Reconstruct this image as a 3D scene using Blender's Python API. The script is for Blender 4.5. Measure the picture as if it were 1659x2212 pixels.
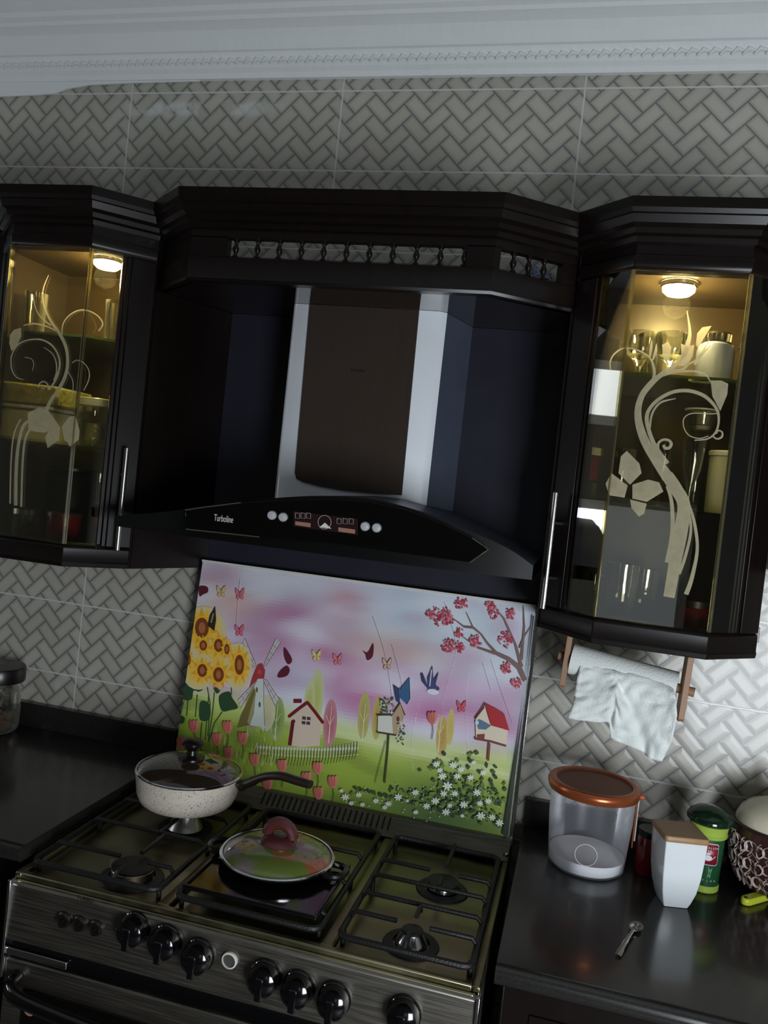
import bpy, math, random
from mathutils import Vector, Matrix
random.seed(7)
for o in list(bpy.data.objects): bpy.data.objects.remove(o)
S = bpy.context.scene
COL = S.collection
PI = math.pi
# ---------------------------------------------------------------- camera
W, H, F = 1659.0, 2212.0, 1780.0
CP = Vector((1.31415, -2.00939, 1.70710))
CR = Vector((0.96503274, 0.23962399, 0.10626451))
CU = Vector((-0.11081526, 0.00555859, 0.99382548))
CF = Vector((-0.23755374, 0.97084986, -0.03191822))
cd = bpy.data.cameras.new('camera'); cam = bpy.data.objects.new('camera', cd); COL.objects.link(cam)
m = Matrix.Identity(4)
for i in range(3):
    m[i][0] = CR[i]; m[i][1] = CU[i]; m[i][2] = -CF[i]; m[i][3] = CP[i]
cam.matrix_world = m
cd.sensor_fit = 'HORIZONTAL'; cd.sensor_width = 36; cd.lens = F * 36 / W
cd.clip_start = 0.02
S.camera = cam
# ---------------------------------------------------------------- light and exposure
w = bpy.data.worlds.new('world'); S.world = w; w.use_nodes = True
w.node_tree.nodes['Background'].inputs[0].default_value = (0.5, 0.6, 0.75, 1)
w.node_tree.nodes['Background'].inputs[1].default_value = 0.05
S.view_settings.view_transform = 'Standard'; S.view_settings.look = 'None'
S.view_settings.exposure = 0.0; S.view_settings.gamma = 1.0
S.view_settings.use_curve_mapping = False
def area(name, loc, target, sx, sy, power, col):
    l = bpy.data.lights.new(name, 'AREA'); l.shape = 'RECTANGLE'; l.size = sx; l.size_y = sy
    l.energy = power; l.color = col
    o = bpy.data.objects.new(name, l); COL.objects.link(o); o.location = loc
    o.rotation_euler = (Vector(target) - Vector(loc)).to_track_quat('-Z', 'Y').to_euler()
    return o
area('window_daylight_right', (2.30, -2.40, 1.00), (1.50, 0, 1.05), 0.75, 0.9, 46, (0.86, 0.93, 1.0))
area('window_daylight_back', (1.62, -3.36, 1.42), (1.62, 0, 1.42), 0.42, 0.62, 0.42, (0.80, 0.90, 1.0))
area('window_daylight_left', (-1.47, -0.86, 1.60), (0.5, -0.7, 1.60), 0.5, 0.20, 3.4, (0.85, 0.92, 1.0))
area('window_daylight_left_upper', (-1.47, -0.86, 2.32), (0.5, -0.7, 2.1), 0.5, 0.24, 1.0, (0.85, 0.92, 1.0))
PUCK = (1.0, 0.80, 0.34)
# ---------------------------------------------------------------- helpers
def ray(u, v): return CF * F + CR * (u - W / 2) - CU * (v - H / 2)
def at_y(u, v, y):
    d = ray(u, v); t = (y - CP.y) / d.y; return CP + d * t
def at_plane(u, v, p0, n):
    d = ray(u, v); t = (Vector(p0) - CP).dot(n) / d.dot(n); return CP + d * t
def lin(c):
    def f(x):
        x /= 255.0
        return x / 12.92 if x <= 0.04045 else ((x + 0.055) / 1.055) ** 2.4
    return tuple(f(x) for x in c[:3]) + (1.0,)
class MB:
    def __init__(s): s.v = []; s.f = []; s.m = []; s.c = []; s.cur = 0; s.col = None
    def face(s, idx):
        s.f.append(tuple(idx)); s.m.append(s.cur); s.c.append(s.col)
    def add(s, vs, fs):
        n = len(s.v); s.v += [Vector(p) for p in vs]
        for f in fs: s.face([n + i for i in f])
        return s
    def box(s, x0, x1, y0, y1, z0, z1):
        return s.add([(x, y, z) for z in (z0, z1) for y in (y0, y1) for x in (x0, x1)],
                     [(0, 2, 3, 1), (4, 5, 7, 6), (0, 1, 5, 4), (2, 6, 7, 3), (0, 4, 6, 2), (1, 3, 7, 5)])
    def prism(s, poly, ext):
        """poly: list of 3D points, ext: 3D vector"""
        n = len(poly); e = Vector(ext)
        vs = [Vector(p) for p in poly] + [Vector(p) + e for p in poly]
        fs = [tuple(range(n))[::-1], tuple(range(n, 2 * n))] + [(i, (i + 1) % n, n + (i + 1) % n, n + i) for i in range(n)]
        return s.add(vs, fs)
    def plan(s, poly, z0, z1): return s.prism([(x, y, z0) for x, y in poly], (0, 0, z1 - z0))
    def lathe(s, prof, c, seg=32, axis='Z', squash=1.0, cap=False):
        """prof: list of (r, h)"""
        c = Vector(c); vs = []; fs = []; n = len(prof)
        for r, h in prof:
            for k in range(seg):
                a = 2 * PI * k / seg; x, y = r * math.cos(a), r * math.sin(a) * squash
                if axis == 'Z': p = Vector((x, y, h))
                elif axis == 'Y': p = Vector((x, -h, y))
                else: p = Vector((h, x, y))
                vs.append(c + p)
        for i in range(n - 1):
            for k in range(seg):
                k2 = (k + 1) % seg
                fs.append((i * seg + k, i * seg + k2, (i + 1) * seg + k2, (i + 1) * seg + k))
        if cap and prof[0][0] > 1e-6: fs.append(tuple(range(seg))[::-1])
        if cap and prof[-1][0] > 1e-6: fs.append(tuple((n - 1) * seg + k for k in range(seg)))
        return s.add(vs, fs)
    def tube(s, pts, r, seg=8, caps=True, flat=1.0):
        pts = [Vector(p) for p in pts]; n = len(pts); vs = []; fs = []
        rr = r if isinstance(r, (list, tuple)) else [r] * n
        up = Vector((0, 0, 1)); prev = None
        for i, p in enumerate(pts):
            t = (pts[min(i + 1, n - 1)] - pts[max(i - 1, 0)]).normalized()
            if prev is None:
                a = up if abs(t.dot(up)) < 0.95 else Vector((1, 0, 0))
                nx = t.cross(a).normalized()
            else:
                nx = (prev - t * prev.dot(t)).normalized()
            prev = nx; ny = t.cross(nx)
            for k in range(seg):
                a = 2 * PI * k / seg
                vs.append(p + (nx * math.cos(a) + ny * math.sin(a) * flat) * rr[i])
        for i in range(n - 1):
            for k in range(seg):
                k2 = (k + 1) % seg
                fs.append((i * seg + k, i * seg + k2, (i + 1) * seg + k2, (i + 1) * seg + k))
        if caps: fs += [tuple(range(seg))[::-1], tuple((n - 1) * seg + k for k in range(seg))]
        return s.add(vs, fs)
    def sweep(s, prof, path, closed_prof=True):
        """prof: (outward offset, z); path: plan points, outward = right-hand side turned to the room"""
        n = len(path); mit = []
        for i in range(n):
            ns = []
            for a, b in ((i - 1, i), (i, i + 1)):
                if a < 0 or b >= n: continue
                d = Vector((path[b][0] - path[a][0], path[b][1] - path[a][1])).normalized()
                ns.append(Vector((d.y, -d.x)))
            if len(ns) == 1: mit.append(ns[0])
            else:
                q = (ns[0] + ns[1]).normalized(); mit.append(q / q.dot(ns[0]))
        vs = []; k = len(prof)
        for i in range(n):
            for o, z in prof: vs.append((path[i][0] + mit[i].x * o, path[i][1] + mit[i].y * o, z))
        fs = []
        for i in range(n - 1):
            for j in range(k):
                j2 = (j + 1) % k
                fs.append((i * k + j, (i + 1) * k + j, (i + 1) * k + j2, i * k + j2))
        fs += [tuple(range(k)), tuple((n - 1) * k + j for j in range(k))[::-1]]
        return s.add(vs, fs)
    def ribbon(s, pts, wd, nrm, th):
        """flat tapered strip of thickness th, lying in the plane with normal nrm"""
        nrm = Vector(nrm).normalized(); n = len(pts); vs = []
        ww = wd if isinstance(wd, (list, tuple)) else [wd] * n
        for i, p in enumerate(pts):
            t = (Vector(pts[min(i + 1, n - 1)]) - Vector(pts[max(i - 1, 0)])).normalized(); sd = t.cross(nrm)
            a = Vector(p) + sd * ww[i] / 2; b = Vector(p) - sd * ww[i] / 2
            vs += [a, b, a + nrm * th, b + nrm * th]
        fs = []
        for i in range(n - 1):
            a, b = i * 4, i * 4 + 4
            fs += [(a + 2, a + 3, b + 3, b + 2), (a, b, b + 1, a + 1), (a, a + 2, b + 2, b), (a + 1, b + 1, b + 3, a + 3)]
        fs += [(0, 1, 3, 2), (4 * n - 4, 4 * n - 2, 4 * n - 1, 4 * n - 3)]
        return s.add(vs, fs)
ORG = {}
def build(name, mb, mats, parent=None, bevel=0, sharp=35, label=None, smooth=True, solid=0, seg=2):
    if not isinstance(mats, (list, tuple)): mats = [mats]
    org = ORG.get(parent.name, Vector()) if parent else Vector()
    me = bpy.data.meshes.new(name)
    me.from_pydata([tuple(p - org) for p in mb.v], [], mb.f)
    for x in mats: me.materials.append(x)
    me.polygons.foreach_set('material_index', mb.m)
    if any(c is not None for c in mb.c):
        ca = me.color_attributes.new('Col', 'FLOAT_COLOR', 'CORNER'); k = 0
        for pi, p in enumerate(me.polygons):
            c = mb.c[pi] or (1, 1, 1, 1)
            for q in range(p.loop_total):
                ca.data[k].color = c; k += 1
    me.validate(); me.update()
    if smooth:
        me.polygons.foreach_set('use_smooth', [True] * len(me.polygons))
        me.set_sharp_from_angle(angle=math.radians(sharp))
    o = bpy.data.objects.new(name, me); COL.objects.link(o)
    if parent: o.parent = parent; ORG[o.name] = org
    if bevel:
        b = o.modifiers.new('bevel', 'BEVEL'); b.width = bevel; b.segments = seg; b.limit_method = 'ANGLE'; b.angle_limit = math.radians(40)
    if solid:
        b = o.modifiers.new('solid', 'SOLIDIFY'); b.thickness = solid
    if label: o['label'] = label
    return o
def tag(o, label, cat, group=None):
    o['label'] = label; o['category'] = cat
    if group: o['group'] = group
    return o
def thing(name, label, cat, loc, group=None):
    o = bpy.data.objects.new(name, None); COL.objects.link(o); o.location = loc; o.empty_display_size = 0.05
    ORG[o.name] = Vector(loc); return tag(o, label, cat, group)
def struct(name, mb, mats, **k):
    o = build(name, mb, mats, **k); o['kind'] = 'structure'; return o
def text_mesh(body, size, loc, xdir, zdir, mat, parent, name, ext=0.0003, xs=1.0):
    cu = bpy.data.curves.new(name, 'FONT'); cu.body = body; cu.size = size; cu.extrude = ext
    cu.align_x = 'CENTER'; cu.align_y = 'CENTER'
    t = bpy.data.objects.new(name, cu); COL.objects.link(t)
    me = bpy.data.meshes.new_from_object(t.evaluated_get(bpy.context.evaluated_depsgraph_get()))
    bpy.data.objects.remove(t)
    X = Vector(xdir).normalized(); Z = Vector(zdir).normalized(); N = X.cross(Z)
    org = ORG.get(parent.name, Vector())
    for v in me.vertices: v.co = Vector(loc) - org + X * v.co.x * xs + Z * v.co.y + N * v.co.z
    me.materials.clear(); me.materials.append(mat)
    o = bpy.data.objects.new(name, me); COL.objects.link(o); o.parent = parent; ORG[o.name] = org
    return o
def catmull(P, sub=6):
    """smooth a list of tuples"""
    out = []; n = len(P)
    for i in range(n - 1):
        p0, p1, p2, p3 = P[max(i - 1, 0)], P[i], P[i + 1], P[min(i + 2, n - 1)]
        for k in range(sub):
            t = k / sub
            out.append(tuple(0.5 * (2 * b + (c - a) * t + (2 * a - 5 * b + 4 * c - d) * t * t + (-a + 3 * b - 3 * c + d) * t ** 3)
                             for a, b, c, d in zip(p0, p1, p2, p3)))
    out.append(tuple(P[-1])); return out
# ---------------------------------------------------------------- node maths
class E:
    nt = None
    def __init__(s, sock): s.s = sock
    @staticmethod
    def op(o, *a):
        n = E.nt.nodes.new('ShaderNodeMath'); n.operation = o
        for i, x in enumerate(a):
            if isinstance(x, E): E.nt.links.new(x.s, n.inputs[i])
            else: n.inputs[i].default_value = x
        return E(n.outputs[0])
    def __add__(s, o): return E.op('ADD', s, o)
    def __sub__(s, o): return E.op('SUBTRACT', s, o)
    def __rsub__(s, o): return E.op('SUBTRACT', o, s)
    def __mul__(s, o): return E.op('MULTIPLY', s, o)
    def __truediv__(s, o): return E.op('DIVIDE', s, o)
def emin(a, b): return E.op('MINIMUM', a, b)
def emax(a, b): return E.op('MAXIMUM', a, b)
def floor_(a): return E.op('FLOOR', a)
def lt(a, b): return E.op('LESS_THAN', a, b)
def gt(a, b): return E.op('GREATER_THAN', a, b)
def absf(a): return E.op('ABSOLUTE', a)
def ramp(a, x0, x1, y0=0.0, y1=1.0):
    n = E.nt.nodes.new('ShaderNodeMapRange'); n.interpolation_type = 'SMOOTHSTEP'
    E.nt.links.new(a.s, n.inputs[0])
    for i, x in enumerate((x0, x1, y0, y1)): n.inputs[i + 1].default_value = x
    return E(n.outputs[0])
def mixc(f, a, b):
    n = E.nt.nodes.new('ShaderNodeMix'); n.data_type = 'RGBA'
    if isinstance(f, E): E.nt.links.new(f.s, n.inputs[0])
    else: n.inputs[0].default_value = f
    for i, x in ((6, a), (7, b)):
        if isinstance(x, E): E.nt.links.new(x.s, n.inputs[i])
        else: n.inputs[i].default_value = x
    return E(n.outputs[2])
def coords(kind='Object', scale=(1, 1, 1)):
    tc = E.nt.nodes.new('ShaderNodeTexCoord'); mp = E.nt.nodes.new('ShaderNodeMapping')
    mp.inputs['Scale'].default_value = scale
    E.nt.links.new(tc.outputs[kind], mp.inputs[0]); return mp.outputs[0]
def noise(vec, scale, detail=3, rough=0.5, out=0):
    n = E.nt.nodes.new('ShaderNodeTexNoise'); n.inputs['Scale'].default_value = scale
    n.inputs['Detail'].default_value = detail; n.inputs['Roughness'].default_value = rough
    E.nt.links.new(vec, n.inputs['Vector']); return E(n.outputs[out])
def bump(hgt, dist, strength=1.0):
    n = E.nt.nodes.new('ShaderNodeBump'); n.inputs['Distance'].default_value = dist; n.inputs['Strength'].default_value = strength
    E.nt.links.new(hgt.s, n.inputs['Height']); return n.outputs[0]
def newmat(name):
    mt = bpy.data.materials.new(name); mt.use_nodes = True; E.nt = mt.node_tree
    return mt, mt.node_tree.nodes['Principled BSDF']
def mat(name, col, rough=0.5, metal=0.0, coat=0.0, var=0.12, vscale=14, bmp=0.0, bscale=120, spec=0.5, vec=(1, 1, 1), emit=None, alpha=None, rvar=0.0, croughness=0.05):
    """procedural principled material; col is sRGB 0..255"""
    mt, b = newmat(name); c = lin(col)
    v = coords('Object', vec)
    n = noise(v, vscale, 4)
    d = tuple(x * (1 - var) for x in c[:3]) + (1,); l = tuple(min(1, x * (1 + var)) for x in c[:3]) + (1,)
    E.nt.links.new(mixc(n, d, l).s, b.inputs['Base Color'])
    b.inputs['Roughness'].default_value = rough; b.inputs['Metallic'].default_value = metal
    b.inputs['Coat Weight'].default_value = coat; b.inputs['Coat Roughness'].default_value = croughness
    b.inputs['Specular IOR Level'].default_value = spec
    if rvar: E.nt.links.new(ramp(noise(v, 9, 5), 0.3, 0.75, rough, rough + rvar).s, b.inputs['Roughness'])
    if bmp: E.nt.links.new(bump(noise(v, bscale, 3), bmp), b.inputs['Normal'])
    if emit: b.inputs['Emission Color'].default_value = emit[0] + (1,); b.inputs['Emission Strength'].default_value = emit[1]
    if alpha is not None: b.inputs['Alpha'].default_value = alpha
    return mt
def glass(name, tint, refl=1.0, rough=0.02, edge=0.0, edgecol=(200, 205, 190), haze=0.0, bmp=0.0):
    """thin clear glass: transmits straight through and reflects by Fresnel, a little body colour at grazing edges"""
    mt, b = newmat(name); nt = E.nt; nt.nodes.remove(b); out = nt.nodes['Material Output']
    tr = nt.nodes.new('ShaderNodeBsdfTransparent'); tr.inputs[0].default_value = lin(tint)
    gl = nt.nodes.new('ShaderNodeBsdfGlossy'); gl.inputs['Roughness'].default_value = rough; gl.inputs[0].default_value = (1, 1, 1, 1)
    fr = nt.nodes.new('ShaderNodeFresnel'); fr.inputs[0].default_value = 1.5
    if bmp:
        nn = bump(noise(coords('Object'), 25, 2), bmp); nt.links.new(nn, gl.inputs['Normal']); nt.links.new(nn, fr.inputs['Normal'])
    k = E(fr.outputs[0]) * (2.0 * refl)
    m1 = nt.nodes.new('ShaderNodeMixShader'); nt.links.new(E.op('MINIMUM', k, 1.0).s, m1.inputs[0])
    nt.links.new(tr.outputs[0], m1.inputs[1]); nt.links.new(gl.outputs[0], m1.inputs[2]); res = m1.outputs[0]
    if edge or haze:
        df = nt.nodes.new('ShaderNodeBsdfDiffuse'); df.inputs[0].default_value = lin(edgecol)
        lw = nt.nodes.new('ShaderNodeLayerWeight'); lw.inputs[0].default_value = 0.35
        m2 = nt.nodes.new('ShaderNodeMixShader'); f = E.op('MINIMUM', E(lw.outputs['Facing']) * edge + haze, 1.0)
        nt.links.new(f.s, m2.inputs[0]); nt.links.new(res, m2.inputs[1]); nt.links.new(df.outputs[0], m2.inputs[2]); res = m2.outputs[0]
    nt.links.new(res, out.inputs[0]); return mt
# ---------------------------------------------------------------- wall tile material
def tile_material():
    mt, b = newmat('weave_relief_tile'); nt = E.nt
    tc = nt.nodes.new('ShaderNodeTexCoord'); sp = nt.nodes.new('ShaderNodeSeparateXYZ')
    nt.links.new(tc.outputs['Object'], sp.inputs[0]); X = E(sp.outputs[0]); Z = E(sp.outputs[2])
    amb = (X - 0.0375) / 0.025; apb = (Z - 2.69 + 0.0085 + 5.0) / 0.025
    a = (apb + amb) * 0.5; bb = (apb - amb) * 0.5
    i = floor_(a); j = floor_(bb); fa = a - i; fb = bb - j
    k0 = (i - j) / 4.0; k = (k0 - floor_(k0)) * 4.0; k = floor_(k + 0.5)
    hor = lt(k, 1.5)
    isone = hor * gt(k, 0.5); k3 = gt(k, 2.5); ver = 1.0 - hor
    # horizontal brick: long axis a
    u = (fa + isone) * hor + (fb + (ver - k3)) * ver
    v = fb * hor + fa * ver
    d = emin(emin(u, 2.0 - u), emin(v, 1.0 - v))
    jd = emin(d, 1.0)
    idx = (i - isone); idy = j - (ver - k3)
    cb = nt.nodes.new('ShaderNodeCombineXYZ'); nt.links.new(idx.s, cb.inputs[0]); nt.links.new(idy.s, cb.inputs[1])
    wn = nt.nodes.new('ShaderNodeTexWhiteNoise'); wn.noise_dimensions = '2D'; nt.links.new(cb.outputs[0], wn.inputs['Vector'])
    rnd = E(wn.outputs['Value'])
    brick = mixc(rnd, (0.40, 0.38, 0.32, 1), (0.46, 0.44, 0.375, 1))
    big = noise(tc.outputs['Object'], 2.3, 3)
    brick = mixc(ramp(big, 0.52, 0.72, 0, 0.5), brick, (0.44, 0.385, 0.35, 1))
    joint = ramp(jd, 0.0, 0.085) * 0.62 + ramp(jd, 0.0, 0.32) * 0.38
    c = mixc(joint, (0.125, 0.125, 0.125, 1), brick)
    # grout
    gx = X / 0.6; gx = absf(gx - floor_(gx + 0.5)) * 0.6
    gz = (Z - 2.69) / 0.2; gz = absf(gz - floor_(gz + 0.5)) * 0.2
    g = emin(gx, gz); gm = 1.0 - ramp(g, 0.0013, 0.0030)
    c = mixc(gm * 0.85, c, (0.60, 0.60, 0.57, 1))
    # plaster smears left by the cornice work
    sm = noise(tc.outputs['Object'], 16, 4)
    zone = ramp(absf(X - 0.20) , 0.10, 0.28, 1, 0) * ramp(absf(Z - 2.647), 0.008, 0.028, 1, 0)
    smear = ramp(sm, 0.46, 0.56) * zone
    c = mixc(smear * 0.8, c, (0.58, 0.60, 0.58, 1))
    nt.links.new(c.s, b.inputs['Base Color'])
    hgt = ramp(jd, 0.0, 0.34) * (1.0 - gm)
    # the overlapping strips tilt a little along their length
    tilt = u * 0.05
    nt.links.new(bump(hgt + tilt + smear * 0.2, 0.0014, 0.55), b.inputs['Normal'])
    b.inputs['Roughness'].default_value = 0.34
    b.inputs['Coat Weight'].default_value = 0.22; b.inputs['Coat Roughness'].default_value = 0.10
    return mt
M = {}
M['tile'] = tile_material()
M['plaster'] = mat('white_plaster', (228, 231, 230), 0.75, var=0.04, bmp=0.0015, bscale=60)
M['room'] = mat('painted_wall', (120, 118, 112), 0.8, var=0.05)
M['floor'] = mat('floor_tile', (84, 80, 74), 0.4, var=0.15)
M['wood'] = mat('dark_lacquered_wood', (20, 14, 12), 0.30, var=0.35, vscale=6, vec=(8, 8, 1), coat=0.08, croughness=0.2, spec=0.22)
M['woodin'] = mat('dark_wood_interior', (62, 51, 35), 0.35, var=0.3, vscale=5, vec=(1, 1, 9))
M['soffit'] = mat('glossy_dark_soffit', (24, 18, 17), 0.08, var=0.2, coat=0.6)
M['backboard'] = mat('satin_dark_panel', (40, 40, 50), 0.3, var=0.2, coat=0.2, croughness=0.2)
M['black'] = mat('black_gloss_enamel', (12, 12, 13), 0.10, var=0.2)
M['blackmat'] = mat('black_cast_iron', (17, 16, 15), 0.5, var=0.3, bmp=0.0008, bscale=300)
M['knob'] = mat('black_knob_plastic', (10, 9, 12), 0.12, var=0.1, coat=0.5)
M['bakelite'] = mat('black_bakelite', (20, 15, 14), 0.3, var=0.2)
M['brownbak'] = mat('brown_bakelite_handle', (40, 26, 22), 0.4, var=0.2)
M['maroon'] = mat('maroon_knob_plastic', (82, 40, 40), 0.3, var=0.2)
M['chrome'] = mat('chrome', (215, 217, 220), 0.12, 1.0, var=0.04)
M['brushed'] = mat('brushed_steel', (190, 188, 182), 0.3, 1.0, var=0.06, vec=(40, 1, 1), vscale=20)
M['steelpanel'] = mat('brushed_steel_panel', (138, 133, 124), 0.38, 1.0, var=0.08, vec=(1, 1, 30), vscale=12, rvar=0.15)
M['cooktop'] = mat('dull_steel_cooktop', (138, 132, 104), 0.3, 1.0, var=0.18, vscale=9, rvar=0.25)
M['capmetal'] = mat('worn_burner_metal', (150, 135, 112), 0.35, 1.0, var=0.2, vscale=60)
M['white'] = mat('white_enamel_steel', (222, 226, 232), 0.32, 0.0, var=0.03, coat=0.3)
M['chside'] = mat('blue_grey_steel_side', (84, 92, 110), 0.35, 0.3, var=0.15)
M['darkglass'] = mat('dark_tinted_glass', (60, 51, 45), 0.12, 0.0, var=0.15, coat=0.8, vec=(6, 6, .3))
M['button'] = mat('satin_silver_button', (205, 205, 208), 0.3, 0.25, var=0.04)
M['fascia'] = mat('black_satin_fascia', (7, 7, 7), 0.45, var=0.1, spec=0.2)
M['lens'] = mat('black_control_glass', (8, 7, 7), 0.06, var=0.1, coat=0.3)
M['hoodsteel'] = mat('blue_grey_hood_steel', (88, 90, 106), 0.32, 0.7, var=0.2, rvar=0.15)
M['granite'] = mat('speckled_granite', (37, 36, 34), 0.20, var=0.5, vscale=240, coat=0.1)
M['letter'] = mat('white_lettering', (215, 215, 212), 0.4, var=0.02)
M['darkletter'] = mat('dark_lettering', (18, 16, 16), 0.4, var=0.02)
M['display'] = mat('pinkish_display_bar', (158, 116, 100), 0.4, var=0.05)
M['displaydark'] = mat('dark_display_field', (40, 22, 22), 0.3, var=0.1)
def etched():
    mt, b = newmat('frosted_etching'); nt = E.nt; nt.nodes.remove(b)
    d = nt.nodes.new('ShaderNodeBsdfDiffuse'); d.inputs[0].default_value = lin((206, 198, 170))
    tl = nt.nodes.new('ShaderNodeBsdfTranslucent'); tl.inputs[0].default_value = lin((236, 228, 200))
    tr = nt.nodes.new('ShaderNodeBsdfTransparent')
    a = nt.nodes.new('ShaderNodeMixShader'); a.inputs[0].default_value = 0.5; nt.links.new(d.outputs[0], a.inputs[1]); nt.links.new(tl.outputs[0], a.inputs[2])
    c = nt.nodes.new('ShaderNodeMixShader'); nt.links.new(ramp(noise(coords('Object'), 60, 2), 0.2, 0.8, 0.50, 0.66).s, c.inputs[0])
    nt.links.new(tr.outputs[0], c.inputs[1]); nt.links.new(a.outputs[0], c.inputs[2])
    nt.links.new(c.outputs[0], nt.nodes['Material Output'].inputs[0]); return mt
M['etch'] = etched()
M['pane'] = glass('cabinet_pane', (238, 236, 226), 1.0, 0.015)
M['paneedge'] = glass('pane_bevel_edge', (235, 230, 190), 1.6, 0.06, edge=0.35, edgecol=(230, 220, 170))
M['shelfglass'] = glass('shelf_glass', (226, 236, 214), 0.9, 0.02, edge=0.06, edgecol=(110, 130, 100))
M['glassware'] = glass('glassware', (236, 236, 228), 1.6, 0.03, edge=0.45, edgecol=(180, 180, 165), bmp=0.0015)
M['puck'] = mat('puck_lamp_lens', (255, 240, 200), 0.4, var=0.0, emit=(PUCK, 70.0))
M['ceramic'] = mat('white_ceramic', (226, 230, 232), 0.18, var=0.03, coat=0.5)
M['bamboo'] = mat('bamboo_lid', (158, 122, 84), 0.45, var=0.2, vscale=10, vec=(2, 14, 2))
M['planks'] = mat('beech_wood', (150, 112, 84), 0.5, var=0.15, vscale=8, vec=(1, 1, 5))
M['copper'] = mat('copper_plastic_lid', (178, 96, 58), 0.26, 0.65, var=0.05)
M['coppermat'] = mat('copper_plastic_matte', (128, 76, 56), 0.5, 0.3, var=0.05)
M['sugar'] = mat('white_sugar', (246, 246, 246), 0.8, var=0.04, bmp=0.001, bscale=700)
M['tub'] = glass('translucent_tub_plastic', (250, 250, 252), 0.4, 0.25, edge=0.20, edgecol=(205, 206, 214), haze=0.07)
M['strap'] = mat('white_plastic_strap', (215, 213, 205), 0.4, var=0.04)
M['lidgreen'] = glass('smoked_green_lid', (90, 120, 96), 0.8, 0.1, edge=0.3, edgecol=(30, 60, 40), haze=0.35)
M['tin'] = mat('dark_green_tin', (26, 76, 46), 0.3, var=0.2, vscale=20, coat=0.3)
M['tinlight'] = mat('lime_green_tin', (158, 182, 74), 0.35, var=0.08)
M['tinred'] = mat('crimson_tin_badge', (140, 28, 50), 0.35, var=0.08)
M['yellow'] = mat('yellow_plastic', (206, 214, 60), 0.3, var=0.05, coat=0.3)
M['tissue'] = mat('white_paper_towel', (232, 236, 232), 0.9, var=0.04, bmp=0.0012, bscale=260)
M['spoon'] = mat('spoon_steel', (170, 170, 165), 0.2, 1.0, var=0.1)
M['darkred'] = mat('dark_red_plastic', (104, 14, 20), 0.25, var=0.15, coat=0.5)
M['cream'] = mat('cream_ceramic', (208, 200, 176), 0.25, var=0.05, coat=0.3)
M['greyplastic'] = mat('grey_frosted_plastic', (112, 120, 142), 0.35, var=0.06)
M['blackmug'] = mat('black_mug', (8, 8, 8), 0.3, var=0.1)
M['food'] = mat('brown_dry_food', (96, 70, 52), 0.7, var=0.5, vscale=60)
M['plasticbag'] = glass('crinkled_clear_bag', (225, 228, 235), 2.2, 0.08, edge=0.5, edgecol=(200, 205, 220), bmp=0.02)
M['foil'] = mat('yellowish_clear_tray', (170, 158, 96), 0.2, var=0.35, vscale=30, coat=0.8, bmp=0.01, bscale=35)
M['rubber'] = mat('grey_seal', (70, 70, 66), 0.6)
def speckle_cream():
    mt, b = newmat('speckled_cream_enamel'); v = coords('Object')
    n = noise(v, 420, 1); f = ramp(n, 0.64, 0.68); big = noise(v, 12, 2)
    base = mixc(big, lin((214, 204, 184)), lin((226, 214, 202)))
    E.nt.links.new(mixc(f, base, lin((96, 74, 58))).s, b.inputs['Base Color'])
    b.inputs['Roughness'].default_value = 0.28; return mt
M['pancream'] = speckle_cream()
def scroll_material():
    """brown pot with pale scrollwork: rings and swirls from a distorted voronoi field"""
    mt, b = newmat('brown_scrollwork_glaze'); nt = E.nt
    v = coords('Object', (1, 1, 1)); n = nt.nodes.new('ShaderNodeTexNoise'); n.inputs['Scale'].default_value = 30
    nt.links.new(v, n.inputs['Vector'])
    mx = nt.nodes.new('ShaderNodeVectorMath'); mx.operation = 'MULTIPLY_ADD'
    nt.links.new(n.outputs['Color'], mx.inputs[0]); mx.inputs[1].default_value = (0.02, 0.02, 0.02); nt.links.new(v, mx.inputs[2])
    vo = nt.nodes.new('ShaderNodeTexVoronoi'); vo.inputs['Scale'].default_value = 34; nt.links.new(mx.outputs[0], vo.inputs['Vector'])
    r = E(vo.outputs['Distance']); wv = E.op('SINE', r * 17.0)
    E.nt.links.new(mixc(ramp(wv, 0.05, 0.3), lin((52, 30, 26)), lin((186, 168, 162))).s, b.inputs['Base Color'])
    b.inputs['Roughness'].default_value = 0.25; return mt
M['potbrown'] = mat('dark_brown_glaze', (56, 32, 28), 0.25, var=0.1, coat=0.3)
M['potpale'] = mat('pale_scrollwork', (188, 170, 164), 0.35, var=0.05)
def lidart_material():
    mt, b = newmat('printed_film'); nt = E.nt
    a = nt.nodes.new('ShaderNodeVertexColor'); a.layer_name = 'Col'
    nt.links.new(a.outputs[0], b.inputs['Base Color'])
    b.inputs['Roughness'].default_value = 0.42
    b.inputs['Coat Weight'].default_value = 0.35; b.inputs['Coat Roughness'].default_value = 0.08
    v = coords('Object', (9, 9, 1.6)); n = noise(v, 1.1, 3)
    rid = 1.0 - absf(n - 0.5) * 8.0; rid = emax(rid, 0.0)
    nn = bump(rid, 0.004, 0.6); nt.links.new(nn, b.inputs['Coat Normal'])
    return mt
M['art'] = lidart_material()
def lidpaint():
    mt, b = newmat('painted_glass_lid'); v = coords('Object'); n = noise(v, 9, 3); n2 = noise(v, 14, 3)
    c = mixc(ramp(n, 0.42, 0.55), lin((120, 110, 108)), lin((96, 112, 52)))
    c = mixc(ramp(n2, 0.58, 0.66), c, lin((150, 88, 54)))
    E.nt.links.new(c.s, b.inputs['Base Color']); b.inputs['Roughness'].default_value = 0.12
    b.inputs['Coat Weight'].default_value = 0.6; return mt
M['paintlid'] = lidpaint()
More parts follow.
